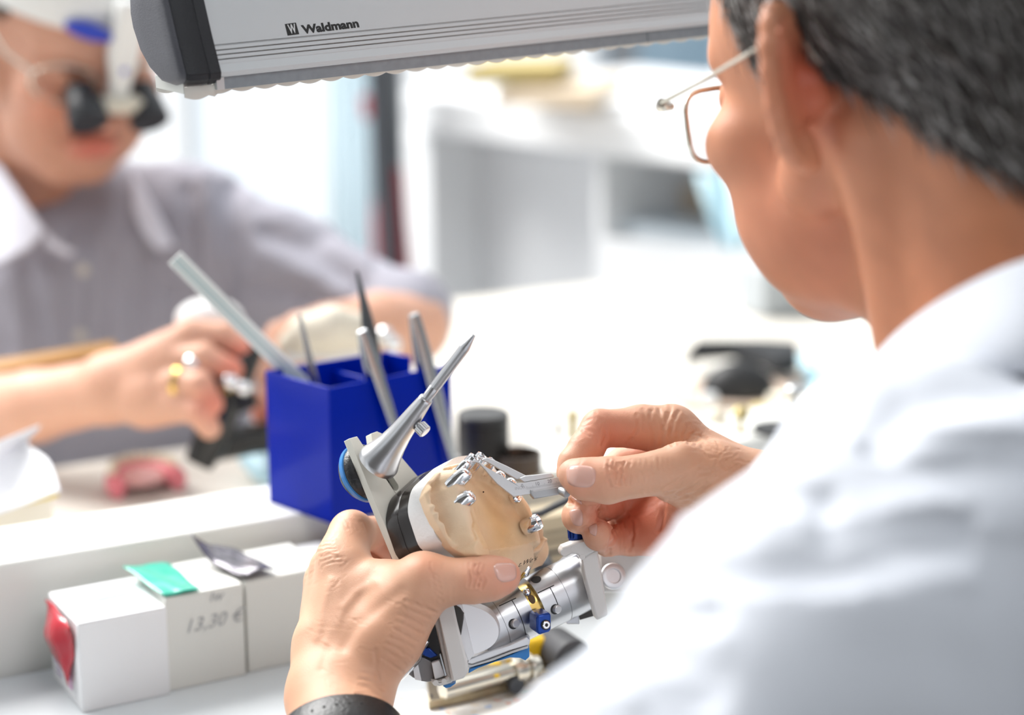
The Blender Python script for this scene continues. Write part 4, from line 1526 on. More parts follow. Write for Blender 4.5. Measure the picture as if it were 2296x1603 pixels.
crown(1040, 1052, 43.0, 2.9, 9.0, (-0.45, 0.2), 0.8, 0, True)
crown(1060, 1049, 43.5, 2.8, 9.0, (-0.5, 0.1), 0.8, 0, True)
crown(1086, 1056, 43.5, 2.8, 8.0, (-0.4, 0.0), 0.8, 0, True)
crown(1112, 1074, 43.5, 3.0, 6.0, (-0.2, 0.0), 0.8, 0.5, False)
crown(1136, 1090, 43.5, 3.1, 6.0, (-0.2, 0.0), 0.8, 0.5, False)
crown(1180, 1182, 41.5, 4.3, 8.0, (-0.05, 0.25), 0.9, 0, True)
MB(True).lathe(onp(1152, 1116, 42.5), aN, [(0, 3.4), (2.5, 3.4), (3.6, 2.0)], 20).build('crown', chrome, cast, smooth=70)
MB(True).ball(onp(1084, 1103, 40.0), 0.45, seg=8, rings=6).build('bubble', mat('pore_dark', (0.10, 0.06, 0.04), rough=0.7), cast)

# ------------------------------------------------------------------ calliper between thumb and forefinger
cal_m = mat('calliper_steel', (0.62, 0.63, 0.64), rough=0.36, metal=0.45, var=0.05, vscale=300)
cal_d = mat('calliper_edge', (0.42, 0.43, 0.44), rough=0.3, metal=0.6)
tipz = onp(1070, 1036, 51)[2] - 950
cp0, cp1, cp2 = K(1068, 1034, tipz - 3), K(1258, 1085, -9), K(1150, 1110, tipz * 0.4 - 10)
cn = nrm(np.cross(cp1 - cp0, cp2 - cp0))
if cn[2] > 0:
    cn = -cn
def CP(x, y, off=0.0):
    r = K(x, y)
    return r * (((cp1 + cn * off) @ cn) / (r @ cn))
cal = empty('calliper', cam2w(CP(1200, 1100)), 'small steel calliper gauge spanning a crown on the cast', 'calliper')
body = [(1059, 1035), (1064, 1032.5), (1070, 1032.5), (1080, 1040), (1093, 1049), (1117, 1062), (1140, 1076), (1156, 1083), (1173, 1082), (1256, 1069), (1300, 1062), (1302, 1086),
        (1272, 1095), (1190, 1107), (1152, 1113), (1136, 1101), (1115, 1084), (1099, 1066), (1085, 1049), (1074, 1038), (1068, 1036)]
MB(True).prism([CP(x, y, 0) for x, y in body], -cn * 2.4).build('beam', cal_m, cal, bevel=0.0004)
arm = [(1080, 1031), (1086, 1027), (1094, 1026), (1108, 1031), (1136, 1044), (1180, 1066), (1178, 1074), (1158, 1074), (1136, 1061), (1117, 1050), (1096, 1037), (1086, 1033)]
MB(True).prism([CP(x, y, -2.2) for x, y in arm], -cn * 2.2).build('moving_jaw', cal_m, cal, bevel=0.0004)
MB(True).prism([CP(x, y, -0.5) for x, y in ((1164, 1072), (1178, 1066), (1237, 1060), (1244, 1069), (1176, 1081))], -cn * 3.4).build('slider', cal_m, cal, bevel=0.0005)
MB(True).prism([CP(x, y, 1.3) for x, y in ((1190, 1097), (1198, 1100), (1256, 1090), (1260, 1107), (1198, 1118), (1191, 1109))], -cn * 3.6).build('slider_rail', cal_d, cal, bevel=0.0005)
ka_ = nrm(np.array((0.55, -0.25, -0.79)))
MB(True).lathe(CP(1258, 1100, 0.8), ka_, [(-2, 1.9), (0, 1.9), (0.2, 2.15), (5.0, 2.15), (5.5, 1.9)], 24).build('thumb_screw', cal_d, cal, smooth=40)
# scale: ticks and figures
ex_ = nrm(CP(1256, 1080, 0) - CP(1176, 1093, 0))
ey_ = nrm(np.cross(cn, ex_))
if ey_[1] < 0:
    ey_ = -ey_
for i in range(28):
    p = CP(1182, 1097, 0.06) + ex_ * (i * 0.62)
    hh = 1.6 if i % 5 == 0 else 1.0
    MB(True).box(p + ey_ * hh / 2, ex_, ey_, cn, (0.10, hh, 0.05)).build('tick', mat('tick_grey', (0.20, 0.20, 0.21), rough=0.6), cal, smooth=0)
wx, wy, wn = cam2w(ex_) - cC, cam2w(ey_) - cC, cam2w(cn) - cC
for s_, x, y in (('0', 1169, 1093), ('10', 1200, 1089), ('20', 1228, 1083)):
    put_text(s_, cam2w(CP(x, y, 0.07)), wx, wy, 0.0024, mat('tick_grey', (0.2, 0.2, 0.21)), 'scale_figure', cal)
put_text('INOX', cam2w(CP(1155, 1099, 0.07)), wx, wy, 0.0022, mat('tick_light', (0.42, 0.42, 0.43), rough=0.5), 'scale_figure', cal)

# ------------------------------------------------------------------ lower frame: axle, brackets, lever
uX = nrm((0.87, 0.37, 0.33))
cyc = K(1112, 1397, 14)
CR = 15.2
E1, E2 = frame(uX, (0.0, 0.35, -1.0))                # E1 faces the viewer
def cyl(t, r, g):
    return cyc + uX * t + r * (math.cos(g) * E1 + math.sin(g) * E2)
axle = MB(True).lathe(cyc, uX, [(-13, CR), (-0.4, CR), (-0.3, CR - 0.35), (0.1, CR - 0.35), (0.2, CR), (15.8, CR)], 64).build('axle_tube', alum, art, smooth=30)
MB(True).lathe(cyc, uX, [(22.4, CR), (36.2, CR), (36.3, CR - 0.35), (36.7, CR - 0.35), (36.8, CR), (52, CR)], 64).build('axle_tube', alum, art, smooth=30)
MB(True).lathe(cyc, uX, [(15.5, 12.6), (22.6, 12.6)], 48).build('brass_core', brass, art, smooth=30)
for t0_, t1_ in ((14.6, 16.0), (22.3, 23.6)):
    MB(True).lathe(cyc, uX, [(t0_, CR - 0.1), (t0_ + 0.1, CR + 0.02), (t1_, CR + 0.02), (t1_, CR - 0.6)], 64, cap=False).build('axle_collar', alum, art, smooth=30)
# closed part of the collar on the far side of the gap
seg = []
for t in (15.6, 22.6):
    seg.append(None)
g0, g1 = math.radians(150), math.radians(330)
for dirn in (1,):
    rr = []
    for k in range(25):
        g = g0 + (g1 - g0) * k / 24
        rr.append([cyl(15.6, CR, g), cyl(22.6, CR, g), cyl(22.6, CR - 2, g), cyl(15.6, CR - 2, g)])
    MB(True).loft(rr).build('collar_bridge', alum, art, smooth=30)
# engraved lines
def arcline(t, ga, gb, w_):
    rr = []
    for k in range(13):
        g = ga + (gb - ga) * k / 12
        rr.append([cyl(t - w_ / 2, CR + 0.05, g), cyl(t + w_ / 2, CR + 0.05, g)])
    return MB(True).loft(rr, closed=False).build('index_line', line_k, art, smooth=0)
def axline(ta, tb, g, w_):
    dg = w_ / CR / 2
    return MB(True).add([cyl(ta, CR + 0.06, g - dg), cyl(tb, CR + 0.06, g - dg), cyl(tb, CR + 0.06, g + dg), cyl(ta, CR + 0.06, g + dg)], [(0, 1, 2, 3)]).build('index_line', line_k, art, smooth=0)
def ang_at(x, y):
    """angle on the tube whose surface point is seen at pixel x, y, and its place along the axle"""
    best_ = None
    r = nrm(K(x, y))
    for s in np.linspace(880, 1010, 1400):
        p = r * s
        d_ = p - cyc
        t = d_ @ uX
        w_ = d_ - uX * t
        if np.linalg.norm(w_) < CR:
            return math.atan2(w_ @ E2, w_ @ E1), t
    return 0.0, 0.0
for (xa, ya), (xb, yb), (xc, yc) in (((1119, 1359), (1160, 1345), (1168, 1430)), ((1205, 1330), (1245, 1317), (1230, 1370))):
    ga_, ta_ = ang_at(xa, ya)
    gb_, tb_ = ang_at(xb, yb)
    gc_, tc_ = ang_at(xc, yc)
    axline(ta_, tb_, ga_, 0.55)
    arcline((ta_ + tb_) / 2 + 2.4, ga_, gc_, 0.45)
for (x, y) in ((1151, 1399), (1245, 1366), (1202, 1299)):
    g, t = ang_at(x, y)
    dn = math.cos(g) * E1 + math.sin(g) * E2
    pc = cyl(t, CR, g)
    MB(True).lathe(pc - dn * 1.0, dn, [(0, 2.7), (1.03, 2.7)], 20).build('screw_hole', line_k, art)
    if y > 1310:
        MB(True).lathe(pc - dn * 1.0 + uX * 0.4, nrm(dn + uX * 0.25), [(0, 2.2), (2.6, 2.2), (3.0, 1.8)], 16).build('grub_screw', alum_l, art, smooth=40)
# screw head and slot in the brass core
g, t = ang_at(1170, 1329)
dn = math.cos(g) * E1 + math.sin(g) * E2
MB(True).ball(cyl(18.6, 13.2, g), 2.3, seg=16, rings=10).build('screw_head', chrome, art, smooth=180)
g2, t2 = ang_at(1182, 1345)
dn2 = math.cos(g2) * E1 + math.sin(g2) * E2
MB(True).lathe(cyl(19.2, 12.5, g2), dn2, [(0, 1.7), (0.25, 1.7)], 16, scale2=1.5, hint=tuple(uX)).build('brass_slot', mat('brass_dark', (0.10, 0.05, 0.015), rough=0.5), art)
# blue clamp block with a socket screw
blk = [(1186, 1376), (1201, 1369), (1218, 1371), (1218, 1412), (1209, 1422), (1186, 1407)]
zc = cyc[2] - 950 - 14
fr_ = nrm((0.42, -0.18, -0.89))
cb = [K(1183, 1372, zc - 4), K(1207, 1380, zc - 12), K(1207, 1422, zc - 12), K(1184, 1407, zc - 4)]
ce = [K(1206, 1370, zc - 1), K(1235, 1376, zc - 7), K(1235, 1415, zc - 7), K(1206, 1404, zc + 2)]
clampo = MB(True).loft([cb, [K(1214, 1373, zc - 14), K(1235, 1372, zc - 11), K(1235, 1410, zc - 11), K(1211, 1424, zc - 14)]][:1] + [ce]) if False else None
f1 = [K(1207, 1379, zc - 13), K(1233, 1373, zc - 10), K(1236, 1381, zc - 10), K(1236, 1413, zc - 10), K(1230, 1418, zc - 10), K(1209, 1424, zc - 13), K(1203, 1416, zc - 13), K(1203, 1387, zc - 13)]
clamp = MB(True).loft([f1, [p + np.array([-3.6, 0.4, 15.0]) for p in f1]]).build('clamp_block', blue_an, art, bevel=0.0010, smooth=40)
sn = nrm(np.cross(f1[3] - f1[5], f1[1] - f1[5]))
if sn[2] > 0:
    sn = -sn
scp = K(1224, 1401, zc - 11.6)
MB(True).lathe(scp - sn * 0.5, sn, [(0, 2.5), (0.75, 2.5)], 24).build('screw_recess', line_k, clamp)
MB(True).lathe(scp - sn * 0.2, sn, [(0, 1.9), (0.9, 1.9), (0.9, 1.0), (0.3, 1.0)], 6, cap=False).build('socket_screw', chrome, clamp, smooth=20)
MB(True).lathe(scp - sn * 0.2, sn, [(0, 2.0), (0.8, 2.0), (0.95, 1.75), (0.95, 1.05)], 24, cap=False).build('socket_screw', chrome, clamp, smooth=20)
# milled flat end of the axle
ez = -9.0
dpx = [(1033 + 73 * math.sin(math.pi * k / 24) ** 0.9 + 24 * k / 24, 1352 + 116 * k / 24 - 8 * math.sin(math.pi * k / 12)) for k in range(25)]
DZ = {}
def Dp(x, y):
    # plane tilted so that its left edge is nearer the viewer
    return K(x, y, ez + 1.0 + (x - 1060) * 0.05)
alum_w = mat('milled_aluminium', (0.78, 0.78, 0.79), rough=0.45, metal=0.35, var=0.015)
MB(True).prism([Dp(x, y) for x, y in dpx], np.array([1.5, 0.9, 8.0])).build('axle_end', alum_w, art, bevel=0.0004)
MB(True).prism([K(x, y, ez - 1) for x, y in ((1018, 1352), (1035, 1354), (1046, 1400), (1062, 1468), (1050, 1484), (1033, 1440))], np.array([1.0, 0.5, 9.0])).build('axle_flank', alum_w, art, bevel=0.0004)
MB(True).prism([K(x, y, ez - 2.2) for x, y in ((1017, 1356), (1030, 1364), (1038, 1376), (1038, 1388), (1032, 1425))], np.array([0.5, 0.3, 1.5])).build('axle_recess', mat('recess_dark', (0.06, 0.055, 0.05), rough=0.6), art)
# left bracket: a C-shaped beige clamp
def thick_prism(px, z, th, m, name, par=art, bev=0.0012, sl=(0.0, 0.0)):
    f = [K(x, y, z + (x - px[0][0]) * sl[0] + (y - px[0][1]) * sl[1]) for x, y in px]
    return MB(True).prism(f, np.array([-1.2, 0.2, th])).build(name, m, par, bevel=bev)
beige2 = mat('bracket_beige', (0.66, 0.645, 0.62), rough=0.4, var=0.02)
thick_prism([(986, 1358), (1000, 1350), (1014, 1349), (1050, 1490), (1050, 1508), (1040, 1521), (1014, 1529), (1012, 1520), (983, 1380)], ez - 9, 11, beige2, 'bracket')
thick_prism([(1013, 1518), (1016, 1529), (1003, 1534), (985, 1539), (970, 1534), (966, 1527), (985, 1528), (1000, 1522), (1004, 1512)], ez - 5, 12, beige2, 'bracket_foot', bev=0.0008)
for x, y in ((977, 1531), (996, 1528)):
    MB(True).lathe(K(x, y, ez - 4.7), (0, 0, -1), [(0, 1.5), (0.5, 1.4)], 20).build('rivet', beige2, art, smooth=40)
thick_prism([(975, 1385), (983, 1378), (1012, 1520), (1003, 1514)], ez - 6, 8, mat('bracket_side', (0.50, 0.47, 0.44), rough=0.45), 'bracket_side', bev=0.0003)
# right bracket: hooked beige clamp
thick_prism([(1256, 1236), (1262, 1226), (1285, 1217), (1318, 1213), (1333, 1218), (1341, 1232), (1304, 1254), (1294, 1243), (1282, 1242), (1268, 1250), (1259, 1247)], 6, 11, beige2, 'bracket_hook', bev=0.0012)
thick_prism([(1303, 1250), (1340, 1230), (1352, 1300), (1364, 1380), (1338, 1392), (1314, 1310)], 6.4, 11, beige2, 'bracket', bev=0.0012)
for x, y in ((1263, 1238), (1286, 1231), (1306, 1249)):
    MB(True).lathe(K(x, y, 6), (0, 0, -1), [(-0.2, 1.5), (0.12, 1.4)], 20).build('rivet', beige2, art, smooth=40)
# fork at the right end of the axle
fk = [(1236, 1290), (1248, 1276), (1275, 1252), (1296, 1241), (1305, 1250), (1277, 1270), (1274, 1280), (1276, 1300), (1290, 1340), (1298, 1370), (1285, 1392), (1262, 1386)]
thick_prism([(1246, 1277), (1268, 1254), (1296, 1241), (1306, 1251), (1277, 1272), (1274, 1281), (1280, 1310), (1296, 1352), (1300, 1400), (1270, 1400), (1250, 1330)], 26, 12, alum, 'axle_fork', bev=0.0006)
MB(True).prism([K(x, y, 30) for x, y in ((1278, 1270), (1306, 1250), (1322, 1310), (1335, 1380), (1300, 1390), (1282, 1320))], np.array([0, 0, 4.0])).build('fork_recess', mat('recess_dark', (0.06, 0.055, 0.05)), art)
MB(True).tube([K(1284, 1272, 24), K(1298, 1284, 23), K(1308, 1310, 22), K(1318, 1350, 22)], 2.6, 14).build('fork_lever', mat('lever_grey', (0.55, 0.56, 0.57), rough=0.4), art, smooth=60)
# lever under the axle, grey above and blue below
def ribbon(top, bot, z, th, m, name, bev=0.0006):
    return MB(True).prism([K(x, y, z) for x, y in top] + [K(x, y, z) for x, y in reversed(bot)], np.array([0, 0, th])).build(name, m, art, bevel=bev)
ribbon([(1050, 1478), (1090, 1462), (1140, 1446), (1182, 1428), (1189, 1434)], [(1046, 1488), (1060, 1490), (1100, 1476), (1150, 1457), (1187, 1446)], ez + 6, 14, alum_l, 'release_lever')
ribbon([(1048, 1490), (1060, 1491), (1100, 1478), (1150, 1459), (1184, 1448)], [(1048, 1498), (1062, 1494), (1104, 1482), (1150, 1464), (1185, 1453)], ez + 5, 16, mat('lever_grey', (0.55, 0.56, 0.57)), 'release_lever', 0.0004)
ribbon([(1052, 1500), (1064, 1496), (1104, 1484), (1150, 1466), (1182, 1451), (1187, 1452)], [(1050, 1510), (1072, 1498), (1110, 1484), (1145, 1474), (1165, 1475), (1178, 1481), (1187, 1473)], ez + 7, 14, blue_rim, 'lever_grip', 0.0008)
ribbon([(993, 1538), (1005, 1535), (1020, 1531)], [(1000, 1543), (1010, 1541), (1022, 1532)], ez + 3, 8, blue_rim, 'lever_grip', 0.0006)
# dark mechanism behind the left bracket
MB(True).prism([K(x, y, ez + 4) for x, y in ((950, 1430), (982, 1384), (1003, 1470), (1000, 1508), (960, 1500), (935, 1470))], np.array([0, 0, 20.0])).build('hinge_body', blackp, art, bevel=0.001)
MB(True).prism([K(x, y, ez + 1) for x, y in ((944, 1460), (962, 1452), (982, 1470), (966, 1476), (950, 1470))], np.array([0, 0, 6.0])).build('hinge_catch', blue_an, art, bevel=0.0006)
grey_h = mat('hinge_grey', (0.20, 0.19, 0.19), rough=0.35)
MB(True).prism([K(x, y, ez + 2) for x, y in ((935, 1476), (950, 1474), (968, 1484), (974, 1526), (960, 1529), (944, 1527), (925, 1519), (912, 1509))], np.array([0, 0, 14.0])).build('hinge_drum', grey_h, art, bevel=0.0008)
MB(True).prism([K(x, y, ez + 0.5) for x, y in ((925, 1490), (936, 1484), (945, 1527), (930, 1524))], np.array([0, 0, 3.0])).build('hinge_band', alum_w, art, bevel=0.0004)
MB(True).prism([K(x, y, ez - 1.0) for x, y in ((967, 1486), (985, 1480), (999, 1516), (975, 1524))], np.array([0, 0, 8.0])).build('hinge_pad', alum_w, art, bevel=0.0005)
MB(True).prism([K(x, y, ez - 2.0) for x, y in ((985, 1466), (989, 1465), (1003, 1515), (998, 1517))], np.array([0, 0, 4.0])).build('hinge_pin', steel, art, bevel=0.0003)
# chrome arm that leads down to the left
MB(True).tube([K(958, 1436, ez + 2), K(942, 1456, ez + 2), K(932, 1472, ez + 0), K(912, 1492, ez - 1), K(892, 1512, ez - 2), K(872, 1532, ez - 2)], [1.6, 2.6, 3.6, 4.0, 3.6, 2.2], 16).build('chrome_arm', chrome, art, smooth=70)
MB(True).ball(K(936, 1461, ez - 1.5), 1.2, seg=12, rings=8).build('arm_screw', grey_h, art)
# chrome tip and gold pin between cast and axle
MB(True).tube([K(1166, 1292, 14), K(1176, 1284, 13), K(1186, 1270, 14)], [1.6, 2.6, 1.4], 14).build('pin_tip', chrome, art, smooth=70)
MB(True).tube([K(1150, 1314, 4), K(1166, 1298, 4), K(1176, 1284, 3)], [0.8, 0.8, 0.8], 10).build('gold_wire', brass, art, smooth=70)
# blue ribbed screw behind the little finger
MB(True).lathe(K(1293, 1226, 18), (-0.08, 1, 0.1), [(0, 3.3), (3, 3.4), (4, 3.9), (14, 4.0), (15, 3.6)], 24).build('ribbed_screw', blue_an, art, smooth=40)
for k in range(12):
    g = 2 * math.pi * k / 12
    MB(True).box(K(1293, 1226, 18) + np.array([4.0 * math.cos(g) - 0.6, 9.0, 4.0 * math.sin(g)]), (-0.08, 1, 0.1), (math.cos(g), 0, math.sin(g)), (-math.sin(g), 0, math.cos(g)), (9, 0.5, 0.8)).build('ridge', blue_an, art, smooth=0)
# pale base of the frame and a round steel cap behind the sleeve
MB(True).prism([K(x, y, 40) for x, y in ((1335, 1230), (1420, 1222), (1480, 1250), (1480, 1330), (1345, 1330))], np.array([0, 0, 8.0])).build('frame_base', beige2, art, bevel=0.002)
MB(True).lathe(K(1374, 1292, 34), (0.3, 0.2, -0.9), [(0, 7), (1.5, 7), (2.0, 6.2), (2.0, 4.0), (1.0, 3.6)], 32).build('frame_cap', alum_l, art, smooth=60)
# blue strip between plate and hand
MB(True).prism([K(x, y, 8) for x, y in ((858, 1196), (868, 1214), (886, 1252), (896, 1268), (880, 1262))], np.array([1.5, 0.5, 5.0])).build('plate_edge', blue_an, art, bevel=0.0005)
# ================================================================== hands of the worker on the right
from mathutils.bvhtree import BVHTree
skin_a = skin_mat('skin_worker', (0.64, 0.365, 0.240))
nail_m = mat('fingernail', (0.66, 0.38, 0.31), rough=0.22, var=0.05, sss=0.2, sss_scale=0.002, coat=0.25)

# ---- left hand, wrapped round the plate from behind, thumb in front
def swap(lo, hi):
    a, b = np.minimum(lo, hi), np.maximum(lo, hi)
    return a, b
lo_, hi_ = swap(K(585, 1900, -130), K(1190, 1115, 75)); lo_[0] -= 16
F_ = Field(lo_, hi_, 0.62)
J = K
# forearm and wrist
F_.cone(J(760, 1860, -100), 19, J(726, 1560, -26), 16.5, 10)
F_.cone(J(838, 1860, -100), 19, J(790, 1560, -28), 16.0, 14)
F_.cone(J(796, 1860, -102), 19, J(758, 1560, -30), 16.5, 14)
# carpus
F_.cone(J(728, 1565, -24), 16.5, J(722, 1440, -8), 14, 12)
F_.cone(J(785, 1565, -26), 16.5, J(790, 1440, -14), 15, 12)
# metacarpals little .. index
F_.cone(J(720, 1470, -4), 12, J(722, 1335, 36), 9.5, 10)
F_.cone(J(738, 1470, -8), 12.5, J(728, 1300, 26), 10.0, 10)
F_.cone(J(758, 1470, -12), 12.5, J(745, 1275, 14), 10.8, 10)
F_.cone(J(788, 1460, -14), 12.5, J(775, 1270, 2), 12.0, 9)
# fill between thumb and index
F_.cone(J(800, 1400, -12), 15, J(880, 1345, -12), 13, 12)
F_.cone(J(790, 1330, -4), 13.5, J(868, 1312, -8), 10, 12)
F_.cone(J(850, 1312, -9), 9.5, J(930, 1308, -16), 10, 10)
# index finger over the back of the plate
F_.cone(J(772, 1270, 2), 12.2, J(786, 1196, 20), 10.8, 6)
F_.cone(J(757, 1240, 6), 9.0, J(790, 1190, 20), 9.5, 6)
F_.cone(J(789, 1196, 20), 10.2, J(838, 1196, 40), 8.8, 3)
F_.cone(J(838, 1196, 40), 8.6, J(890, 1235, 46), 7.6, 2)
# middle, ring, little fingers behind
F_.cone(J(745, 1272, 16), 10.5, J(765, 1225, 46), 9.6, 4)
F_.cone(J(765, 1225, 46), 9.4, J(850, 1262, 58), 8.4, 3)
F_.cone(J(850, 1262, 58), 8.4, J(905, 1300, 54), 7.4, 2)
F_.cone(J(730, 1300, 28), 10, J(765, 1282, 56), 9.2, 4)
F_.cone(J(765, 1282, 56), 9, J(850, 1320, 62), 8, 3)
F_.cone(J(722, 1335, 38), 9, J(765, 1345, 56), 8.0, 4)
F_.cone(J(765, 1345, 56), 8, J(830, 1372, 58), 7, 3)
# thumb
F_.cone(J(812, 1510, -26), 15.5, J(872, 1430, -24), 15.5, 12)
F_.cone(J(872, 1430, -24), 15.5, J(948, 1318, -24), 13.6, 10)
F_.cone(J(905, 1345, -20), 14.5, J(955, 1302, -24), 12.8, 8)
F_.cone(J(952, 1303, -25), 12.6, J(1000, 1304, -26), 10.4, 6)
F_.cone(J(1000, 1304, -26), 10.3, J(1060, 1301, -27), 10.9, 5)
F_.cone(J(1060, 1301, -27), 10.9, J(1100, 1296, -26), 10.6, 4)
F_.cone(J(1100, 1296, -26), 10.4, J(1127, 1291, -24), 9.0, 4)
v, q = F_.mesh()
LH = Sculpt(v, q)
# knuckles, tendons, veins
LH.push(J(958, 1270, -36), 8, 0.9).push(J(735, 1240, -2), 6, 1.0).push(J(790, 1165, 12), 6, 0.5)
for pts, w_, d_ in (([(735, 1440), (765, 1370), (800, 1330), (840, 1305)], 2.6, -0.75), ([(712, 1430), (722, 1370), (742, 1300)], 2.2, -0.6),
                    ([(770, 1450), (800, 1400), (850, 1360), (900, 1325)], 3.2, 0.8), ([(720, 1500), (742, 1430), (760, 1370)], 2.0, 0.4),
                    ([(850, 1480), (900, 1400), (940, 1330)], 3.0, -0.5)):
    LH.crease(pts, w_, d_, rim=0.0)
LH.refresh()
# skin folds: thumb joint, thumb web, wrist side
for x in (1052, 1063, 1072, 1083):
    c = 1292 + (x - 1067) * 0.2
    LH.crease([(x + 3, c - 26), (x - 2, c - 10), (x + 2, c + 8), (x - 3, c + 24)], 0.62, 0.62)
LH.crease([(1055, 1280), (1068, 1288), (1080, 1284)], 0.6, 0.35)
LH.crease([(1056, 1304), (1067, 1298), (1080, 1305)], 0.6, 0.35)
for i in range(9):
    x0, y0 = 975 - i * 9, 1372 + i * 17
    LH.crease([(x0, y0), (x0 - 30 + i, y0 - 10 - i), (x0 - 66 + 2 * i, y0 - 26 - i)], 0.7, 0.38 - 0.015 * i)
for i in range(5):
    LH.crease([(992 - 3 * i, 1346 - 13 * i), (978 - 3 * i, 1338 - 14 * i), (970 - i, 1318 - 14 * i)], 0.6, 0.22)
for i in range(7):
    LH.crease([(703 + i * 4, 1225 + i * 7), (724 + i * 4, 1216 + i * 7), (746 + i * 3, 1216 + i * 7)], 0.6, 0.28)
for i in range(6):
    LH.crease([(760 + i * 9, 1160 + 2 * i), (770 + i * 9, 1172), (778 + i * 9, 1190)], 0.6, 0.14)
for i in range(4):
    LH.crease([(860 - 6 * i, 1530 + 14 * i), (835 - 6 * i, 1512 + 14 * i), (812 - 4 * i, 1506 + 16 * i)], 0.7, 0.28)
LH.crease([(858, 1545), (845, 1500), (842, 1460)], 1.0, 0.4)
LH.hatch(26, (690, 1190, 800, 1330), (0.9, -0.5), 22, 0.10, 1)
LH.hatch(22, (880, 1330, 985, 1480), (0.8, 0.45), 34, 0.12, 2)
LH.hatch(14, (980, 1260, 1150, 1345), (0.1, 1.0), 22, 0.09, 3)
LH.hatch(16, (680, 1380, 840, 1540), (0.9, 0.3), 26, 0.07, 4)
# colour: pink tips and joints, browner wrist
LH.blob(J(1135, 1295, -30), 11, (1.04, 0.80, 0.82)).blob(J(1068, 1292, -36), 9, (1.02, 0.86, 0.84))
LH.blob(J(880, 1400, -28), 26, (0.90, 0.84, 0.80)).blob(J(960, 1262, -36), 9, (1.02, 0.88, 0.84))
LH.blob(J(850, 1215, 40), 16, (1.0, 0.72, 0.70)).blob(J(785, 1170, 10), 14, (1.06, 1.0, 0.98))
LH.blob(J(760, 1560, -40), 30, (0.92, 0.86, 0.80))

# ---- right hand, pinching the caliper
lo_, hi_ = swap(K(1225, 1330, -55), K(1990, 880, 75))
F_ = Field(lo_, hi_, 0.62)
# forearm, wrist, palm
F_.cone(J(1960, 1310, 20), 27, J(1700, 1122, 2), 21, 12)
F_.cone(J(1930, 1330, 34), 26, J(1705, 1135, 12), 19, 14)
F_.cone(J(1690, 1112, 6), 19, J(1600, 1055, 10), 15, 14)
F_.cone(J(1690, 1125, 12), 18, J(1560, 1120, 20), 15, 14)
F_.cone(J(1600, 1050, 14), 15, J(1512, 972, 18), 12.6, 10)          # index metacarpal
F_.cone(J(1600, 1075, 22), 14, J(1505, 1015, 32), 11.5, 10)
F_.cone(J(1600, 1105, 26), 14, J(1500, 1075, 38), 11, 10)
F_.cone(J(1600, 1135, 26), 14, J(1490, 1140, 36), 11, 10)
F_.cone(J(1620, 1150, 16), 15, J(1500, 1190, 22), 12, 12)           # heel of the palm
F_.cone(J(1560, 1130, 22), 12, J(1440, 1200, 26), 10, 12)
F_.cone(J(1500, 1130, 40), 12, J(1400, 1150, 46), 10, 10)
F_.cone(J(1480, 1170, 34), 11, J(1405, 1180, 42), 9, 10)
# index finger
F_.cone(J(1508, 968, 16), 12.6, J(1440, 957, 16), 10.6, 7)
F_.cone(J(1440, 957, 16), 10.6, J(1346, 962, 12), 9.6, 5)
F_.cone(J(1342, 961, 11), 9.4, J(1313, 1008, 4), 8.9, 2.2)
F_.cone(J(1313, 1008, 4), 8.8, J(1288, 1040, 0), 8.2, 3)
F_.cone(J(1288, 1040, 0), 8.2, J(1276, 1062, -2), 6.4, 3)
# middle finger
F_.cone(J(1505, 1015, 32), 11, J(1400, 1042, 38), 9.6, 4)
F_.cone(J(1400, 1042, 38), 9.6, J(1335, 1085, 26), 8.8, 2.2)
F_.cone(J(1335, 1085, 26), 8.6, J(1312, 1112, 8), 8.2, 2.5)
F_.cone(J(1312, 1112, 8), 8.2, J(1318, 1119, 0), 7.0, 2)
# ring finger
F_.cone(J(1500, 1075, 38), 10.6, J(1395, 1112, 38), 9.4, 4)
F_.cone(J(1395, 1112, 38), 9.4, J(1318, 1148, 26), 8.8, 2)
F_.cone(J(1318, 1148, 26), 8.8, J(1299, 1157, 8), 8.7, 2.2)
F_.cone(J(1299, 1157, 8), 8.7, J(1304, 1159, 3), 8.1, 2)
# little finger
F_.cone(J(1490, 1140, 36), 9.6, J(1412, 1208, 30), 8.6, 4)
F_.cone(J(1412, 1208, 30), 8.6, J(1362, 1212, 20), 7.8, 2)
F_.cone(J(1362, 1212, 20), 7.8, J(1342, 1200, 6), 7.6, 2.2)
F_.cone(J(1342, 1200, 6), 7.6, J(1340, 1194, 2), 6.8, 2)
# thumb
F_.cone(J(1690, 1098, -6), 15, J(1600, 1062, -8), 14, 12)
F_.cone(J(1600, 1062, -8), 14, J(1527, 1050, -14), 12.0, 9)
F_.cone(J(1560, 1095, 0), 13, J(1500, 1085, -8), 9, 9)
F_.cone(J(1527, 1050, -14), 12.0, J(1470, 1061, -18), 10.2, 5)
F_.cone(J(1470, 1061, -18), 10.0, J(1420, 1069, -20), 9.6, 5)
F_.cone(J(1420, 1069, -20), 9.6, J(1362, 1077, -21), 10.9, 5)
F_.cone(J(1362, 1077, -21), 10.7, J(1310, 1073, -19), 9.9, 5)
F_.cone(J(1310, 1073, -19), 9.9, J(1284, 1063, -16), 7.4, 4)
v, q = F_.mesh()
RH = Sculpt(v, q)
RH.push(J(1538, 1004, -20), 6, 0.9).push(J(1500, 918, 14), 7, 0.7).push(J(1345, 925, 10), 6, 0.6)
RH.refresh()
Z1 = (-60, -4)
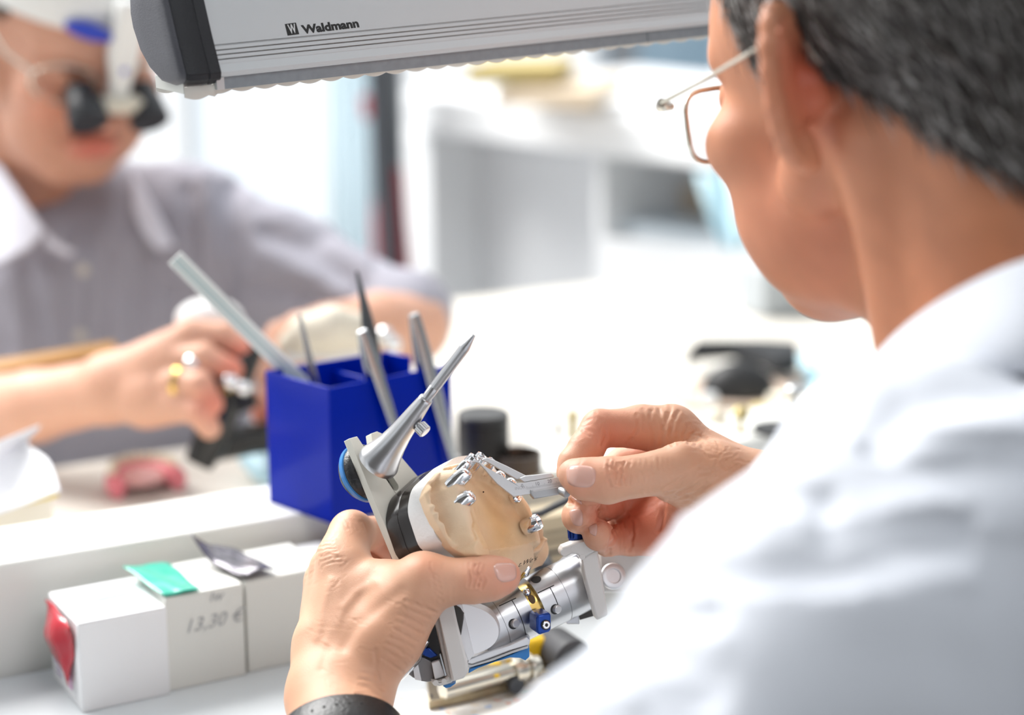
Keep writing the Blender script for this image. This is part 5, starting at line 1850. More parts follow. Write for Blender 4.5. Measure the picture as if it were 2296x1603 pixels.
# thumb joint wrinkles
for i, x in enumerate((1366, 1374, 1382, 1390, 1399, 1408)):
    a = 1036 + i * 0.5
    RH.crease([(x + 2, a), (x - 3, a + 12), (x + 3, a + 24), (x - 2 + i, a + 38), (x + 4, a + 50)], 0.62, 0.75, Z1)
RH.crease([(1360, 1046), (1376, 1052), (1394, 1046)], 0.6, 0.35, Z1)
RH.crease([(1364, 1066), (1382, 1062), (1402, 1070)], 0.6, 0.35, Z1)
RH.crease([(1370, 1084), (1386, 1078), (1400, 1082)], 0.6, 0.3, Z1)
for i in range(6):
    RH.crease([(1415 + i * 12, 1034 - 2 * i), (1408 + i * 14, 1056), (1418 + i * 14, 1084)], 0.6, 0.16, Z1)
# folds of the thumb root and the wrist side
for i in range(8):
    RH.crease([(1484 + i * 9, 1098 + i * 5), (1508 + i * 10, 1086 + i * 2), (1540 + i * 11, 1060 + i * 1), (1566 + i * 11, 1044 + i * 3)], 0.75, 0.40 - 0.02 * i, Z1)
for i in range(4):
    RH.crease([(1492 + 2 * i, 1106 + i * 9), (1516 + i * 4, 1110 + i * 9), (1546 + i * 8, 1100 + i * 10), (1580 + i * 8, 1078 + i * 12)], 0.9, 0.6, (-60, 25))
for i in range(9):
    RH.crease([(1580 + i * 12, 1020 + 4 * i), (1600 + i * 12, 1050 + 4 * i), (1612 + i * 10, 1084 + 5 * i)], 0.65, 0.15)
# skin folds between the index knuckle and the thumb web
Z2 = (-20, 60)
for pts, w_, d_ in (([(1506, 915), (1494, 940), (1487, 970), (1484, 998)], 1.0, 0.8), ([(1520, 924), (1508, 950), (1502, 985), (1510, 1000)], 0.9, 0.6),
                    ([(1478, 918), (1482, 945), (1488, 958)], 0.8, 0.45), ([(1460, 920), (1460, 945), (1468, 968), (1466, 1006)], 0.9, 0.55),
                    ([(1441, 918), (1446, 948), (1440, 962)], 0.8, 0.4), ([(1532, 936), (1520, 965), (1516, 985), (1526, 998)], 0.8, 0.45),
                    ([(1545, 950), (1532, 972), (1530, 992)], 0.7, 0.35), ([(1560, 962), (1546, 980), (1545, 996)], 0.7, 0.3),
                    ([(1574, 972), (1560, 988), (1560, 1002)], 0.7, 0.28), ([(1590, 984), (1574, 1000)], 0.7, 0.25)):
    RH.crease(pts, w_, d_, Z2)
for i in range(10):
    RH.crease([(1515 + 10 * i, 960 + 3 * i), (1545 + 9 * i, 950 + 7 * i)], 0.6, 0.14, Z2)
# flexion creases of the index finger
RH.crease([(1430, 930), (1433, 955), (1424, 975), (1412, 992)], 0.9, 0.6, Z2)
RH.crease([(1340, 928), (1352, 950), (1358, 978), (1352, 1000)], 0.9, 0.55, Z2)
RH.crease([(1313, 960), (1330, 972), (1336, 992), (1338, 1020)], 0.8, 0.45, Z2)
RH.crease([(1306, 965), (1322, 978)], 0.6, 0.3, Z2)
for i in range(5):
    RH.crease([(1286 + 6 * i, 986 - 10 * i), (1300 + 6 * i, 976 - 9 * i)], 0.6, 0.16, Z2)
# palm lines and finger joints
Z3 = (0, 75)
RH.crease([(1489, 1105), (1490, 1135), (1488, 1160), (1478, 1185)], 1.2, 0.9, Z3)
RH.crease([(1400, 1130), (1402, 1158), (1398, 1166)], 0.9, 0.6, Z3)
RH.crease([(1415, 1172), (1417, 1200), (1412, 1235)], 0.9, 0.55, Z3)
RH.crease([(1370, 1190), (1372, 1212), (1362, 1240)], 0.9, 0.6, Z3)
RH.crease([(1408, 1160), (1440, 1150), (1480, 1125)], 1.0, 0.5, Z3)
for i in range(4):
    RH.crease([(1386 + 5 * i, 1174), (1388 + 5 * i, 1205), (1384 + 5 * i, 1238)], 0.6, 0.2, Z3)
RH.hatch(34, (1500, 930, 1620, 1010), (0.8, 0.6), 20, 0.14, 5)
RH.hatch(34, (1520, 1000, 1680, 1110), (0.85, -0.4), 34, 0.12, 6, (-60, 10))
RH.hatch(22, (1350, 1034, 1520, 1110), (0.25, 1.0), 24, 0.12, 7, Z1)
RH.hatch(12, (1275, 930, 1350, 1040), (0.7, -0.6), 18, 0.10, 8)
for pts in ([(1262, 1122), (1285, 1128), (1310, 1138), (1348, 1140)], [(1308, 1192), (1325, 1178), (1345, 1165), (1350, 1150)], [(1348, 1140), (1352, 1160), (1372, 1172)], [(1372, 1172), (1382, 1200), (1368, 1236)]):
    RH.crease(pts, 1.3, 1.5, (-9, 75), rim=0.1)
# colour
red = (1.02, 0.66, 0.60)
for c, r in ((J(1330, 990, 2), 14), (J(1380, 975, 8), 16), (J(1330, 1125, 0), 10), (J(1330, 1160, 0), 9), (J(1365, 1205, 6), 9)):
    RH.blob(c, r, (1.03, 0.82, 0.80))
for c, r in ((J(1450, 1140, 20), 24), (J(1390, 1150, 24), 14), (J(1470, 1200, 16), 18), (J(1440, 1000, 20), 12)):
    RH.blob(c, r, (0.98, 0.68, 0.62))
RH.blob(J(1300, 1075, -28), 12, (1.03, 0.84, 0.84)).blob(J(1385, 1060, -30), 8, (1.02, 0.88, 0.84))
RH.blob(J(1620, 1050, -12), 30, (0.94, 0.90, 0.84))


def nail(sculpt, quad, sq=3.2, lift=0.30, n=11):
    """nail plate laid on the finger inside a pixel quad (tip-left, tip-right, root-right, root-left)"""
    bv = BVHTree.FromPolygons([tuple(p) for p in sculpt.v], [tuple(int(i) for i in f) for f in sculpt.q]) if not hasattr(sculpt, 'bv') else sculpt.bv
    sculpt.bv = bv
    a, b, c, d = [np.array(p, float) for p in quad]
    rows = []
    zs = None
    for i in range(n):
        row = []
        for j in range(n):
            u, w_ = 2 * i / (n - 1) - 1, 2 * j / (n - 1) - 1
            m = max(abs(u), abs(w_))
            s = m / max((abs(u) ** sq + abs(w_) ** sq) ** (1 / sq), 1e-6)
            u, w_ = u * s, w_ * s
            p = ((1 - w_) * a + (1 + w_) * b) / 2 * (1 - u) / 2 + ((1 - w_) * d + (1 + w_) * c) / 2 * (1 + u) / 2
            dr = Vector(K(p[0], p[1])).normalized()
            hit = bv.ray_cast(Vector((0, 0, 0)), dr)
            if hit[0] is None:
                row.append(None)
                continue
            rr = max(abs(u), abs(w_))
            row.append((np.array(hit[0]), np.array(hit[1]), lift * (1 - 0.75 * rr ** 6)))
        rows.append(row)
    good = [x for r in rows for x in r if x is not None]
    zm = np.median([g[0][2] for g in good])
    out = []
    for r in rows:
        o = []
        for x in r:
            x = x if x is not None and abs(x[0][2] - zm) < 9 else min(good, key=lambda g: abs(g[0][2] - zm))
            o.append(x[0] + x[1] * x[2])
        out.append(o)
    return MB(True).loft(out, closed=False)


NAILS = [nail(RH, [(1268, 1040), (1272, 1090), (1332, 1095), (1339, 1046)]),
         nail(RH, [(1303, 1120), (1306, 1134), (1282, 1116), (1279, 1103)]),
         nail(RH, [(1306, 1140), (1308, 1180), (1284, 1178), (1274, 1142)]),
         nail(RH, [(1340, 1172), (1338, 1204), (1322, 1196), (1319, 1180)]),
         nail(LH, [(1156, 1262), (1160, 1300), (1118, 1308), (1102, 1262)])]
worker = empty('person', (0.42, 0.42, 0.0), 'grey haired person in a white lab coat seen from behind, measuring a dental cast', 'person')
for nl_ in NAILS:
    o = nl_.build('fingernail', nail_m, worker, smooth=180)
    o.modifiers.new('solid', 'SOLIDIFY').thickness = 0.0004
# ================================================================== head builder
def head_field(h=1.6, ears=True):
    """head in its own frame (forward, left, up) in mm, origin midway between the ear canals"""
    f = Field((-125, -112, -190), (128, 112, 150), h)
    f.ell((-12, 0, 42), (98, 77, 80), k=10)
    f.ell((-40, 0, 20), (62, 66, 62), k=14)
    f.ell((45, 0, 28), (50, 60, 48), k=14)
    f.ell((42, 0, -18), (48, 54, 60), k=16)
    for s in (-1, 1):
        f.cone((18, 54 * s, -32), 14, (70, 22 * s, -84), 13, 12)     # jaw
        f.cone((2, 60 * s, -8), 13, (18, 55 * s, -38), 13, 12)
        f.ell((66, 42 * s, -14), (24, 22, 20), k=12)                 # cheek bone
        f.ell((58, 40 * s, -46), (26, 20, 26), k=14)                 # cheek
        f.cone((82, 12 * s, 30), 8, (66, 48 * s, 26), 7, 8)          # brow
    f.cone((70, -12, -90), 12, (70, 12, -90), 12, 10)
    for s in (-1, 1):
        f.ell((48, 36 * s, -64), (30, 21, 26), k=14)                # chin
    f.ell((60, 0, -66), (32, 34, 30), k=16)
    f.ell((44, 0, -84), (30, 34, 16), k=16)
    f.cone((92, 0, 14), 6.5, (109, 0, -22), 8.5, 6)                  # nose
    for s in (-1, 1):
        f.ell((98, 11 * s, -26), (10, 8, 7), k=5)
        f.ell((86, 31 * s, 8), (15, 15, 11), k=5, sub=True)          # eye socket
        f.ell((78, 31 * s, 8), (12, 13, 12), k=2)                    # eyeball and lids
    f.cone((94, -18, -50), 5.0, (94, 18, -50), 5.0, 5)               # lips
    f.cone((93, -15, -58), 5.6, (93, 15, -58), 5.6, 4)
    f.cone((101, -20, -53.5), 1.6, (101, 20, -53.5), 1.6, 2, sub=True)
    # neck
    f.cone((-28, 0, -20), 56, (-50, 0, -200), 60, 18)
    f.cone((8, 0, -70), 36, (-22, 0, -200), 50, 22)
    for s in (-1, 1):
        f.cone((-18, 58 * s, -22), 13, (14, 22 * s, -190), 14, 14)   # neck muscle
        f.cone((-55, 28 * s, -10), 24, (-62, 44 * s, -200), 32, 18)
    if ears:
        for s in (-1, 1):
            c = np.array((-8.0, 80.0 * s, 0.0))
            eu = nrm((-0.16, 0.10 * s, 1.0))
            eb = nrm((-0.38, 0.92 * s, -0.05))
            pts = []
            for k in range(15):
                g = math.radians(200 - k * 20.5)
                rr = 30 + 3 * math.sin(g)
                pts.append((c + eu * (rr * math.sin(g) + (2 if math.sin(g) > 0 else -1)) + eb * (16.5 * math.cos(g) + 9), 3.6 if k < 10 else 4.0))
            f.chain(pts, 2.5)
            f.ell(c + eu * 3 + eb * 8, (25, 13, 3.0), axes=(eu, eb, np.cross(eu, eb)), k=4)
            f.cone(c + eu * -29 + eb * 3, 6.0, c + eu * -22 + eb * 6, 6.0, 5)      # lobe
            f.chain([(c + eu * 20 + eb * 8, 3.0), (c + eu * 6 + eb * 14, 3.2), (c + eu * -12 + eb * 12, 3.4)], 3)
            f.cone(c + eu * -4 + eb * -5, 4.0, c + eu * -9 + eb * -4, 4.0, 3)
            f.cone(c + eu * 2 + eb * -4 - np.array([0, 8 * s, 0]), 12, c + eb * 10 - np.array([0, 12 * s, 0]), 10, 8)
            f.ell(c + eu * -2 + eb * 3 + np.array([6, 4 * s, 0]), (9, 6, 8), k=3, sub=True)
    return f


def axes_from(yaw_vec, pitch, roll=0.0):
    fh = nrm(np.array([yaw_vec[0], yaw_vec[1], 0.0]))
    Fv = fh * math.cos(pitch) - UP * math.sin(pitch)
    Lv = np.cross(UP, fh)
    Uv = np.cross(Fv, Lv)
    L2 = Lv * math.cos(roll) + Uv * math.sin(roll)
    U2 = np.cross(Fv, L2)
    return Fv, L2, U2


def w2c_dir(v):
    return np.array([v @ cR, v @ cU, v @ cF])


hv, hq = head_field().mesh()

# ------------------------------------------------------------------ right-hand person: head
Fw, Lw, Uw = [w2c_dir(a) for a in axes_from((-math.sin(math.radians(35)), math.cos(math.radians(35))), math.radians(16), math.radians(-4))]
ear = K(1790, 205, 0, 775)
HO = ear - Lw * 80 + Fw * 8
def H(f, l, u):
    return HO + Fw * f + Lw * l + Uw * u
v = HO + hv[:, 0:1] * Fw + hv[:, 1:2] * Lw + hv[:, 2:3] * Uw
HD = Sculpt(v, hq[:, ::-1])
loc = hv.copy()
# hair region: behind a line that runs temple, ear, nape
def hair_mask_r(p):
    f, l, u = p[:, 0], p[:, 1], p[:, 2]
    line = np.where(f > 0, 30 + 0.2 * f + np.maximum(0, f - 30) * 1.3, 14 + 0.92 * (f + 5))      # lower limit of the hair
    line = np.where(f < -30, np.maximum(line, -70), line)
    m = u > line
    side = (np.abs(l) > 52) & (f > 8) & (f < 27 + 0.2 * u) & (u > -8)          # sideburn
    earz = (np.abs(l) > 79) & (f < 8) & (f > -40) & (u < 36)
    return (m | side) & ~earz & (f < 74)
mask = hair_mask_r(loc)
nz_ = vnoise(v, 18, 5)
HD.tint *= (1 + 0.05 * nz_)[:, None] * np.array([0.92, 0.72, 0.62])
for c, r in ((H(-12, 84, 0), 20), (H(-20, 80, 10), 16)):
    HD.blob(c, r, (1.02, 0.66, 0.62))  # red of light shining through the ear, put into the tint
HD.blob(H(40, 50, -50), 36, (1.0, 0.86, 0.84))
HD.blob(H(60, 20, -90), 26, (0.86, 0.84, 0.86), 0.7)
HD.blob(H(-60, 35, -100), 58, (0.82, 0.66, 0.52))  # tan neck, with the shade at its back put into the tint


def make_hair(name, parent, sk, locv, msk, n, flow, length, cols, seed, cap_rgb, width=0.32, capoff=2.2, lift=0.3):
    """short hair: a dark under-layer and many fine tapered strands"""
    r = np.random.default_rng(seed)
    ids = np.flatnonzero(msk)
    fm = msk[sk.q].all(1)
    qf = sk.q[fm]
    used = np.unique(qf)
    remap = np.full(len(sk.v), -1)
    remap[used] = np.arange(len(used))
    edge = np.zeros(len(sk.v), bool)
    V = [sk.v[used] + sk.n[used] * capoff]
    Q = [remap[qf]]
    T = [np.tile(np.array(cap_rgb), (len(used), 1)) * (1 + 0.25 * r.standard_normal((len(used), 1)))]
    # boundary of the under-layer is pressed onto the skin
    cnt = np.zeros(len(sk.v))
    np.add.at(cnt, qf.ravel(), 1)
    bd = (cnt[used] < 4)
    V[0][bd] = sk.v[used][bd] - sk.n[used][bd] * 0.3
    base = len(used)
    pick = r.choice(ids, n)
    P0, N0 = sk.v[pick] + r.normal(size=(n, 3)) * 0.5, sk.n[pick]
    D = flow(locv[pick])
    D = D - N0 * (D * N0).sum(1, keepdims=True)
    D += r.normal(size=(n, 3)) * 0.25
    D /= np.linalg.norm(D, axis=1, keepdims=True) + 1e-9
    L = length * (0.6 + 0.7 * r.random(n))[:, None]
    side = np.cross(D, N0)
    side /= np.linalg.norm(side, axis=1, keepdims=True) + 1e-9
    ringsv = []
    clump = vnoise(P0, 9, seed)[:, None]
    for i, (s, w_) in enumerate(((0, 1.0), (0.4, 0.9), (0.75, 0.6), (1.0, 0.12))):
        c = P0 + D * L * s + N0 * (capoff + lift * L * (s - 0.7 * s * s) + 0.3 * clump) - N0 * (L * s) ** 2 / 190
        c += side * clump * L * 0.12 * s
        for g in (0, 2.094, 4.189):
            ringsv.append(c + (side * math.cos(g) + N0 * math.sin(g)) * width * w_)
    S_ = np.stack(ringsv, 1)                       # n, 12, 3
    V.append(S_.reshape(-1, 3))
    fi = []
    for i in range(3):
        for k in range(3):
            a, b = i * 3 + k, i * 3 + (k + 1) % 3
            fi.append((a, b, b + 3, a + 3))
    fi = np.array(fi)
    Q.append((base + np.arange(n)[:, None, None] * 12 + fi[None]).reshape(-1, 4))
    gi = np.clip(((clump[:, 0] * 0.5 + 0.5) * len(cols) + r.normal(size=n) * 1.3).astype(int), 0, len(cols) - 1)
    cs_ = np.array(cols)[gi]
    cs_ = cs_ * (1 + 0.2 * clump)
    T.append(np.repeat(cs_, 12, 0))
    m = mat('hair_' + name, (1, 1, 1), rough=0.45, var=0.0, attr='tint', spec=0.4)
    return link_mesh('hair', cam2w(np.concatenate(V)), np.concatenate(Q), m, parent, smooth=180, tint=np.clip(np.concatenate(T), 0, 1))


def flow_r(p):
    # down and back over the skull
    d = np.zeros_like(p)
    d[:, 0] = -0.55
    d[:, 2] = -1.0 - 0.2 * (p[:, 2] < 0)
    d[p[:, 2] > 70, 2] = -0.35
    return d[:, 0:1] * Fw + d[:, 1:2] * Lw + d[:, 2:3] * Uw
greys = [(0.07, 0.06, 0.053), (0.11, 0.098, 0.09), (0.17, 0.155, 0.145), (0.28, 0.26, 0.25), (0.50, 0.48, 0.46), (0.09, 0.072, 0.062)]
make_hair('grey', worker, HD, loc, mask, 16000, flow_r, 15.0, greys, 11, (0.085, 0.074, 0.067))

# ------------------------------------------------------------------ spectacles
wire = mat('spectacle_wire', (0.66, 0.63, 0.55), rough=0.22, metal=0.8)
lensm = mat('spectacle_lens', (0.97, 0.98, 1.0), rough=0.0, trans=1.0, var=0, ior=1.5)
glasses = empty('spectacles', cam2w(H(100, 0, -12)), 'thin wire rimmed spectacles worn by the grey haired person', 'spectacles')
def lens_ring(lc, w_=25, h_=17):
    out = []
    for k in range(28):
        g = 2 * math.pi * k / 28
        e = 0.55
        a, b = math.copysign(abs(math.cos(g)) ** e, math.cos(g)), math.copysign(abs(math.sin(g)) ** e, math.sin(g))
        out.append((101 - 0.010 * (lc + w_ * a) ** 2 * 0.3 + 2.2 * b * -1.0, lc + w_ * a, -1 + h_ * b))
    return out
for s in (-1, 1):
    rg = [H(*p) for p in lens_ring(34 * s)]
    MB(True).tube(rg + [rg[0], rg[1]], 1.3, 8, cap=False).build('rim', wire, glasses, smooth=60)
    MB(True).prism([H(p[0] - 0.5, p[1], p[2]) for p in lens_ring(34 * s, 24.4, 16.4)], Fw * 1.6).build('lens', lensm, glasses, smooth=20)
    MB(True).tube([H(97, 60 * s, 11), H(96, 67 * s, 12), H(90, 71 * s, 13)], [2.0, 3.0, 2.4], 10).build('hinge', wire, glasses, smooth=60)
    MB(True).tube([H(90, 71 * s, 13), H(60, 74 * s, 16), H(25, 76 * s, 21), H(2, 76 * s, 25), H(-12, 77 * s, 22), H(-20, 76 * s, 8)], [1.2, 1.1, 1.1, 1.2, 1.4, 1.6], 10).build('temple', wire, glasses, smooth=60)
MB(True).tube([H(100, -10, 4), H(103, 0, 7), H(100, 10, 4)], 1.0, 8).build('bridge', wire, glasses, smooth=60)

# ------------------------------------------------------------------ lab coat
def KD(x, y, d):
    return K(x, y, 0, d)
lo_, hi_ = swap(np.array([-40, -480, 480.0]), np.array([520, 40, 1010.0]))
cfd = Field(lo_, hi_, 3.2)
cfd.cone(KD(2480, 1300, 740), 80, KD(2100, 1260, 685), 64, 40)
cfd.cone(KD(2070, 1235, 668), 64, KD(1800, 1520, 625), 62, 30)
cfd.cone(KD(1800, 1520, 625), 62, KD(1440, 1960, 590), 60, 20)
cfd.cone(KD(2030, 1070, 765), 36, KD(1960, 1210, 760), 50, 30)
cfd.cone(KD(2480, 1150, 738), 66, KD(2090, 1135, 722), 48, 40)
cfd.ell(KD(2620, 2050, 760), (180, 200, 140), k=60)
cfd.ell(KD(2280, 1900, 730), (120, 150, 105), k=60)
cfd.cone(KD(1440, 1960, 590), 58, KD(900, 1950, 810), 36, 20)       # left forearm sleeve
cfd.cone(KD(2080, 1400, 900), 50, KD(1960, 1340, 985), 38, 30)      # right sleeve
# neck opening
cfd.cone(H(-38, 0, -60), 60, H(-40, 0, -150), 58, 10, sub=True)
v, q = cfd.mesh()
CT = Sculpt(v, q)
CT.v += CT.n * (2.6 * vnoise(v, 120, 21) + 1.1 * vnoise(v, 50, 22))[:, None]
for pts, w_, d_ in (([(1440, 1285), (1560, 1275), (1700, 1290), (1900, 1260), (2150, 1180)], 11, 5.0), ([(1330, 1400), (1450, 1360), (1600, 1370)], 7, 3.2),
                    ([(1290, 1480), (1400, 1450), (1520, 1480), (1600, 1560)], 8, 3.4), ([(1850, 1180), (1990, 1080), (2100, 1040), (2290, 1010)], 12, 3.0),
                    ([(1960, 1000), (2040, 900), (2160, 870), (2296, 850)], 8, 4.0), ([(1600, 1180), (1720, 1130), (1850, 1120)], 10, 2.5),
                    ([(1460, 1560), (1540, 1600), (1580, 1660)], 8, 3.0), ([(1380, 1340), (1420, 1330), (1470, 1345)], 5, 2.5)):
    CT.crease(pts, w_, d_, rim=0.5)
coatm = mat('white_cotton', (0.66, 0.685, 0.74), rough=0.85, var=0.015, bump=0.25, bscale=1500, spec=0.2)
coat = link_mesh('lab_coat', cam2w(CT.v), CT.q[:, ::-1], coatm, worker, smooth=180)
top = [(1905, 905, 752), (1925, 860, 748), (1952, 812, 742), (2000, 757, 734), (2060, 706, 725), (2130, 660, 716), (2210, 618, 708), (2300, 580, 702), (2420, 560, 705), (2560, 580, 740)]
botm = [(1850, 985, 758), (1890, 975, 744), (1940, 958, 730), (2000, 930, 715), (2060, 892, 700), (2140, 862, 688), (2230, 845, 676), (2320, 836, 668), (2440, 832, 670), (2600, 850, 700)]
rows = []
for (a, b) in zip(top, botm):
    A, Bm = KD(*a), KD(*b)
    inn = KD(a[0] + 30, a[1] + 75, a[2] + 26)
    mid = (A + Bm) / 2 + np.array([-2.0, 2.5, -7.0])
    rows.append([inn, A + np.array([2.5, -2, 5]), A + np.array([0, 1.5, 0]), A + np.array([-2, -1, -4]), A * 0.7 + mid * 0.3 + np.array([-1.5, 1, -2]), mid, mid * 0.4 + Bm * 0.6 + np.array([0, 0, -2]), Bm + np.array([0, 0, 3])])
o = MB(True).loft(rows, closed=False).build('collar', coatm, worker, smooth=180, subsurf=2)
md = o.modifiers.new('solid', 'SOLIDIFY')
md.thickness = 0.0015

# ------------------------------------------------------------------ wrist watch
strapm = mat('black_leather', (0.008, 0.008, 0.009), rough=0.38, bump=0.3, bscale=600)
watch = empty('wrist_watch', cam2w(K(757, 1640, -45)), 'black leather strap of a wrist watch on the left wrist', 'wrist watch')
wc = K(768, 1682, -56)
wax = nrm(K(757, 1560, -28) - K(798, 1860, -101))
w1_, w2_ = frame(wax, (1, 0, 0))
rows = []
for k in range(48):
    g = 2 * math.pi * k / 48
    rd = math.cos(g) * w1_ * 28.5 + math.sin(g) * w2_ * 22.5
    n_ = nrm(rd)
    rows.append([wc + rd + wax * 12, wc + rd + n_ * 1.6 + wax * 13, wc + rd + n_ * 2.6 + wax * 11, wc + rd + n_ * 2.8, wc + rd + n_ * 2.6 - wax * 11, wc + rd + n_ * 1.6 - wax * 13, wc + rd - wax * 12])
rows.append(rows[0])
strap = MB(True).loft(rows, closed=True, cap=False).build('strap', strapm, watch, smooth=50)
for k in range(5):
    g = math.radians(250 + 11 * k) if w2_[2] > 0 else math.radians(70 + 11 * k)
    rd = math.cos(g) * w1_ * 28.5 + math.sin(g) * w2_ * 22.5
    n_ = nrm(rd)
    MB(True).lathe(wc + rd + n_ * 2.55 + wax * 5, n_, [(0, 0.9), (0.18, 0.9)], 14).build('strap_hole', mat('hole_black', (0.004, 0.004, 0.004), rough=0.8), watch)
gp = K(842, 1606, -44)
MB(True).tube([gp - wax * 9 + np.array([0, 0, -6]), gp + wax * 6 + np.array([0, 0, -6])], 1.0, 10).build('buckle_pin', mat('gold', (0.75, 0.50, 0.15), rough=0.25, metal=1.0), watch, smooth=60)
# ================================================================== person on the far side of the bench
skin_b = skin_mat('skin_colleague', (0.64, 0.37, 0.27), bump=0.2)
colleague = empty('person', (-0.42, 1.72, 0.0), 'person in a grey shirt wearing magnifying loupes, working at the far bench', 'person')
Fl, Ll, Ul = [w2c_dir(a) for a in axes_from((math.sin(math.radians(36)), -math.cos(math.radians(36))), math.radians(24), math.radians(-3))]
HL = K(135, 82, 0, 1600)
def HH(f, l, u):
    return HL + Fl * f + Ll * l + Ul * u
v = HL + hv[:, 0:1] * Fl + hv[:, 1:2] * Ll + hv[:, 2:3] * Ul
hd = Sculpt(v, hq[:, ::-1])
loc_l = hv.copy()
hd.tint *= np.array([1.0, 0.92, 0.88])
hd.blob(HH(98, 0, -54), 12, (0.98, 0.52, 0.55)).blob(HH(94, 14, -54), 9, (0.98, 0.55, 0.58)).blob(HH(94, -14, -54), 9, (0.98, 0.55, 0.58))
hd.blob(HH(104, 0, -20), 15, (1.02, 0.78, 0.74)).blob(HH(80, -40, -20), 22, (1.02, 0.84, 0.80))
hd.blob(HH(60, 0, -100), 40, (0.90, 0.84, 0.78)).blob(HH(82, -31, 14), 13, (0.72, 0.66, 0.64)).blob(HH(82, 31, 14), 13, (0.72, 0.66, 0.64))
# arms and hands
def KL(x, y, d):
    return K(x, y, 0, d)
lo_, hi_ = swap(np.array([-520, -130, 1330.0]), np.array([0, 80, 1660.0]))
fl = Field(lo_, hi_, 1.5)
fl.cone(KL(-140, 935, 1500), 30, KL(80, 910, 1445), 27, 8)
fl.cone(KL(80, 910, 1445), 27, KL(250, 872, 1405), 24, 8)
fl.cone(KL(250, 880, 1408), 23, KL(350, 872, 1390), 22, 10)
fl.cone(KL(250, 850, 1405), 20, KL(370, 800, 1392), 17, 10)
fl.cone(KL(330, 905, 1390), 19, KL(395, 905, 1378), 15, 10)
# thumb and index on top
fl.cone(KL(340, 815, 1392), 16, KL(425, 752, 1390), 12, 8)
fl.cone(KL(425, 752, 1390), 12, KL(500, 752, 1392), 10, 4)
fl.cone(KL(500, 752, 1392), 10, KL(552, 792, 1390), 8.5, 3)
fl.cone(KL(385, 812, 1385), 13, KL(455, 800, 1376), 10, 6)
fl.cone(KL(455, 800, 1376), 10, KL(520, 830, 1376), 8.6, 3)
# ring and little fingers below
fl.cone(KL(390, 858, 1376), 12, KL(448, 862, 1364), 10, 4)
fl.cone(KL(448, 862, 1364), 10, KL(476, 905, 1366), 8.5, 3)
fl.cone(KL(392, 905, 1374), 12, KL(445, 925, 1364), 9.5, 4)
fl.cone(KL(445, 925, 1364), 9.5, KL(470, 960, 1368), 8.4, 3)
# other arm behind the blue box
fl.cone(KL(925, 735, 1560), 31, KL(850, 735, 1522), 28, 8)
fl.cone(KL(850, 730, 1520), 27, KL(740, 745, 1490), 22, 8)
fl.cone(KL(740, 745, 1490), 21, KL(670, 745, 1480), 16, 8)
for (a, b, c, r) in (((680, 735, 1478), (625, 750, 1462), (598, 790, 1455), 10), ((680, 765, 1470), (620, 800, 1452), (596, 845, 1448), 10), ((690, 790, 1465), (625, 850, 1450), (590, 900, 1448), 9.5), ((700, 810, 1465), (640, 900, 1452), (585, 930, 1450), 9)):
    fl.cone(KL(*a), r + 1.5, KL(*b), r, 5)
    fl.cone(KL(*b), r, KL(*c), r - 1.3, 3)
v2, q2 = fl.mesh()
ha = Sculpt(v2, q2)
ha.tint *= np.array([1.06, 1.02, 0.98])
for c in (KL(552, 792, 1384), KL(590, 930, 1444), KL(520, 830, 1370), KL(476, 905, 1360)):
    ha.blob(c, 14, (1.02, 0.62, 0.60))
class _J:
    pass
LM = _J()
LM.v = np.concatenate([hd.v, ha.v])
LM.q = np.concatenate([hd.q, ha.q + len(hd.v)])
LM.tint = np.concatenate([hd.tint, ha.tint])
# hair under the head band
def hair_mask_l(p):
    f, l, u = p[:, 0], p[:, 1], p[:, 2]
    return (u > np.where(f > 40, 78, np.where(f > 0, 35, np.where(f > -40, 5, -50)))) & ~((np.abs(l) > 79) & (f < 10) & (f > -40) & (u < 36))
def flow_l(p):
    d = np.zeros_like(p)
    d[:, 0] = -0.8
    d[:, 2] = -0.5
    return d[:, 0:1] * Fl + d[:, 2:3] * Ul
make_hair('brown', colleague, hd, loc_l, hair_mask_l(loc_l), 4500, flow_l, 16.0, [(0.05, 0.035, 0.025), (0.09, 0.065, 0.05), (0.14, 0.10, 0.08)], 12, (0.05, 0.035, 0.028), width=0.5)

# ------------------------------------------------------------------ shirt
shirtm = mat('grey_cotton', (0.38, 0.37, 0.42), rough=0.85, var=0.03, bump=0.2, bscale=900, spec=0.2)
collarm = mat('pale_grey_cotton', (0.72, 0.72, 0.80), rough=0.85, var=0.02, spec=0.2)
lo_, hi_ = swap(np.array([-680, -190, 1470.0]), np.array([20, 200, 1880.0]))
sf = Field(lo_, hi_, 3.6)
sf.ell(KL(170, 830, 1720), (165, 185, 105), k=50)
sf.cone(KL(-160, 590, 1760), 72, KL(420, 545, 1715), 66, 50)
sf.cone(KL(440, 545, 1710), 64, KL(640, 620, 1670), 54, 30)
sf.cone(KL(640, 620, 1670), 54, KL(800, 690, 1610), 44, 20)
sf.cone(KL(800, 690, 1610), 43, KL(905, 712, 1585), 41, 10)
sf.cone(KL(905, 712, 1585), 41, KL(900, 725, 1566), 37, 8)
sf.cone(KL(-170, 620, 1740), 66, KL(-260, 880, 1600), 52, 30)
sf.cone(HH(-28, 0, -90), 52, HH(-12, 0, -175), 44, 10, sub=True)
sf.cone(KL(165, 430, 1625), 40, KL(182, 520, 1625), 20, 8, sub=True)
v, q = sf.mesh()
SH = Sculpt(v, q)
SH.v += SH.n * (2.2 * vnoise(v, 90, 31) + 1.0 * vnoise(v, 40, 32))[:, None]
SH.refresh()
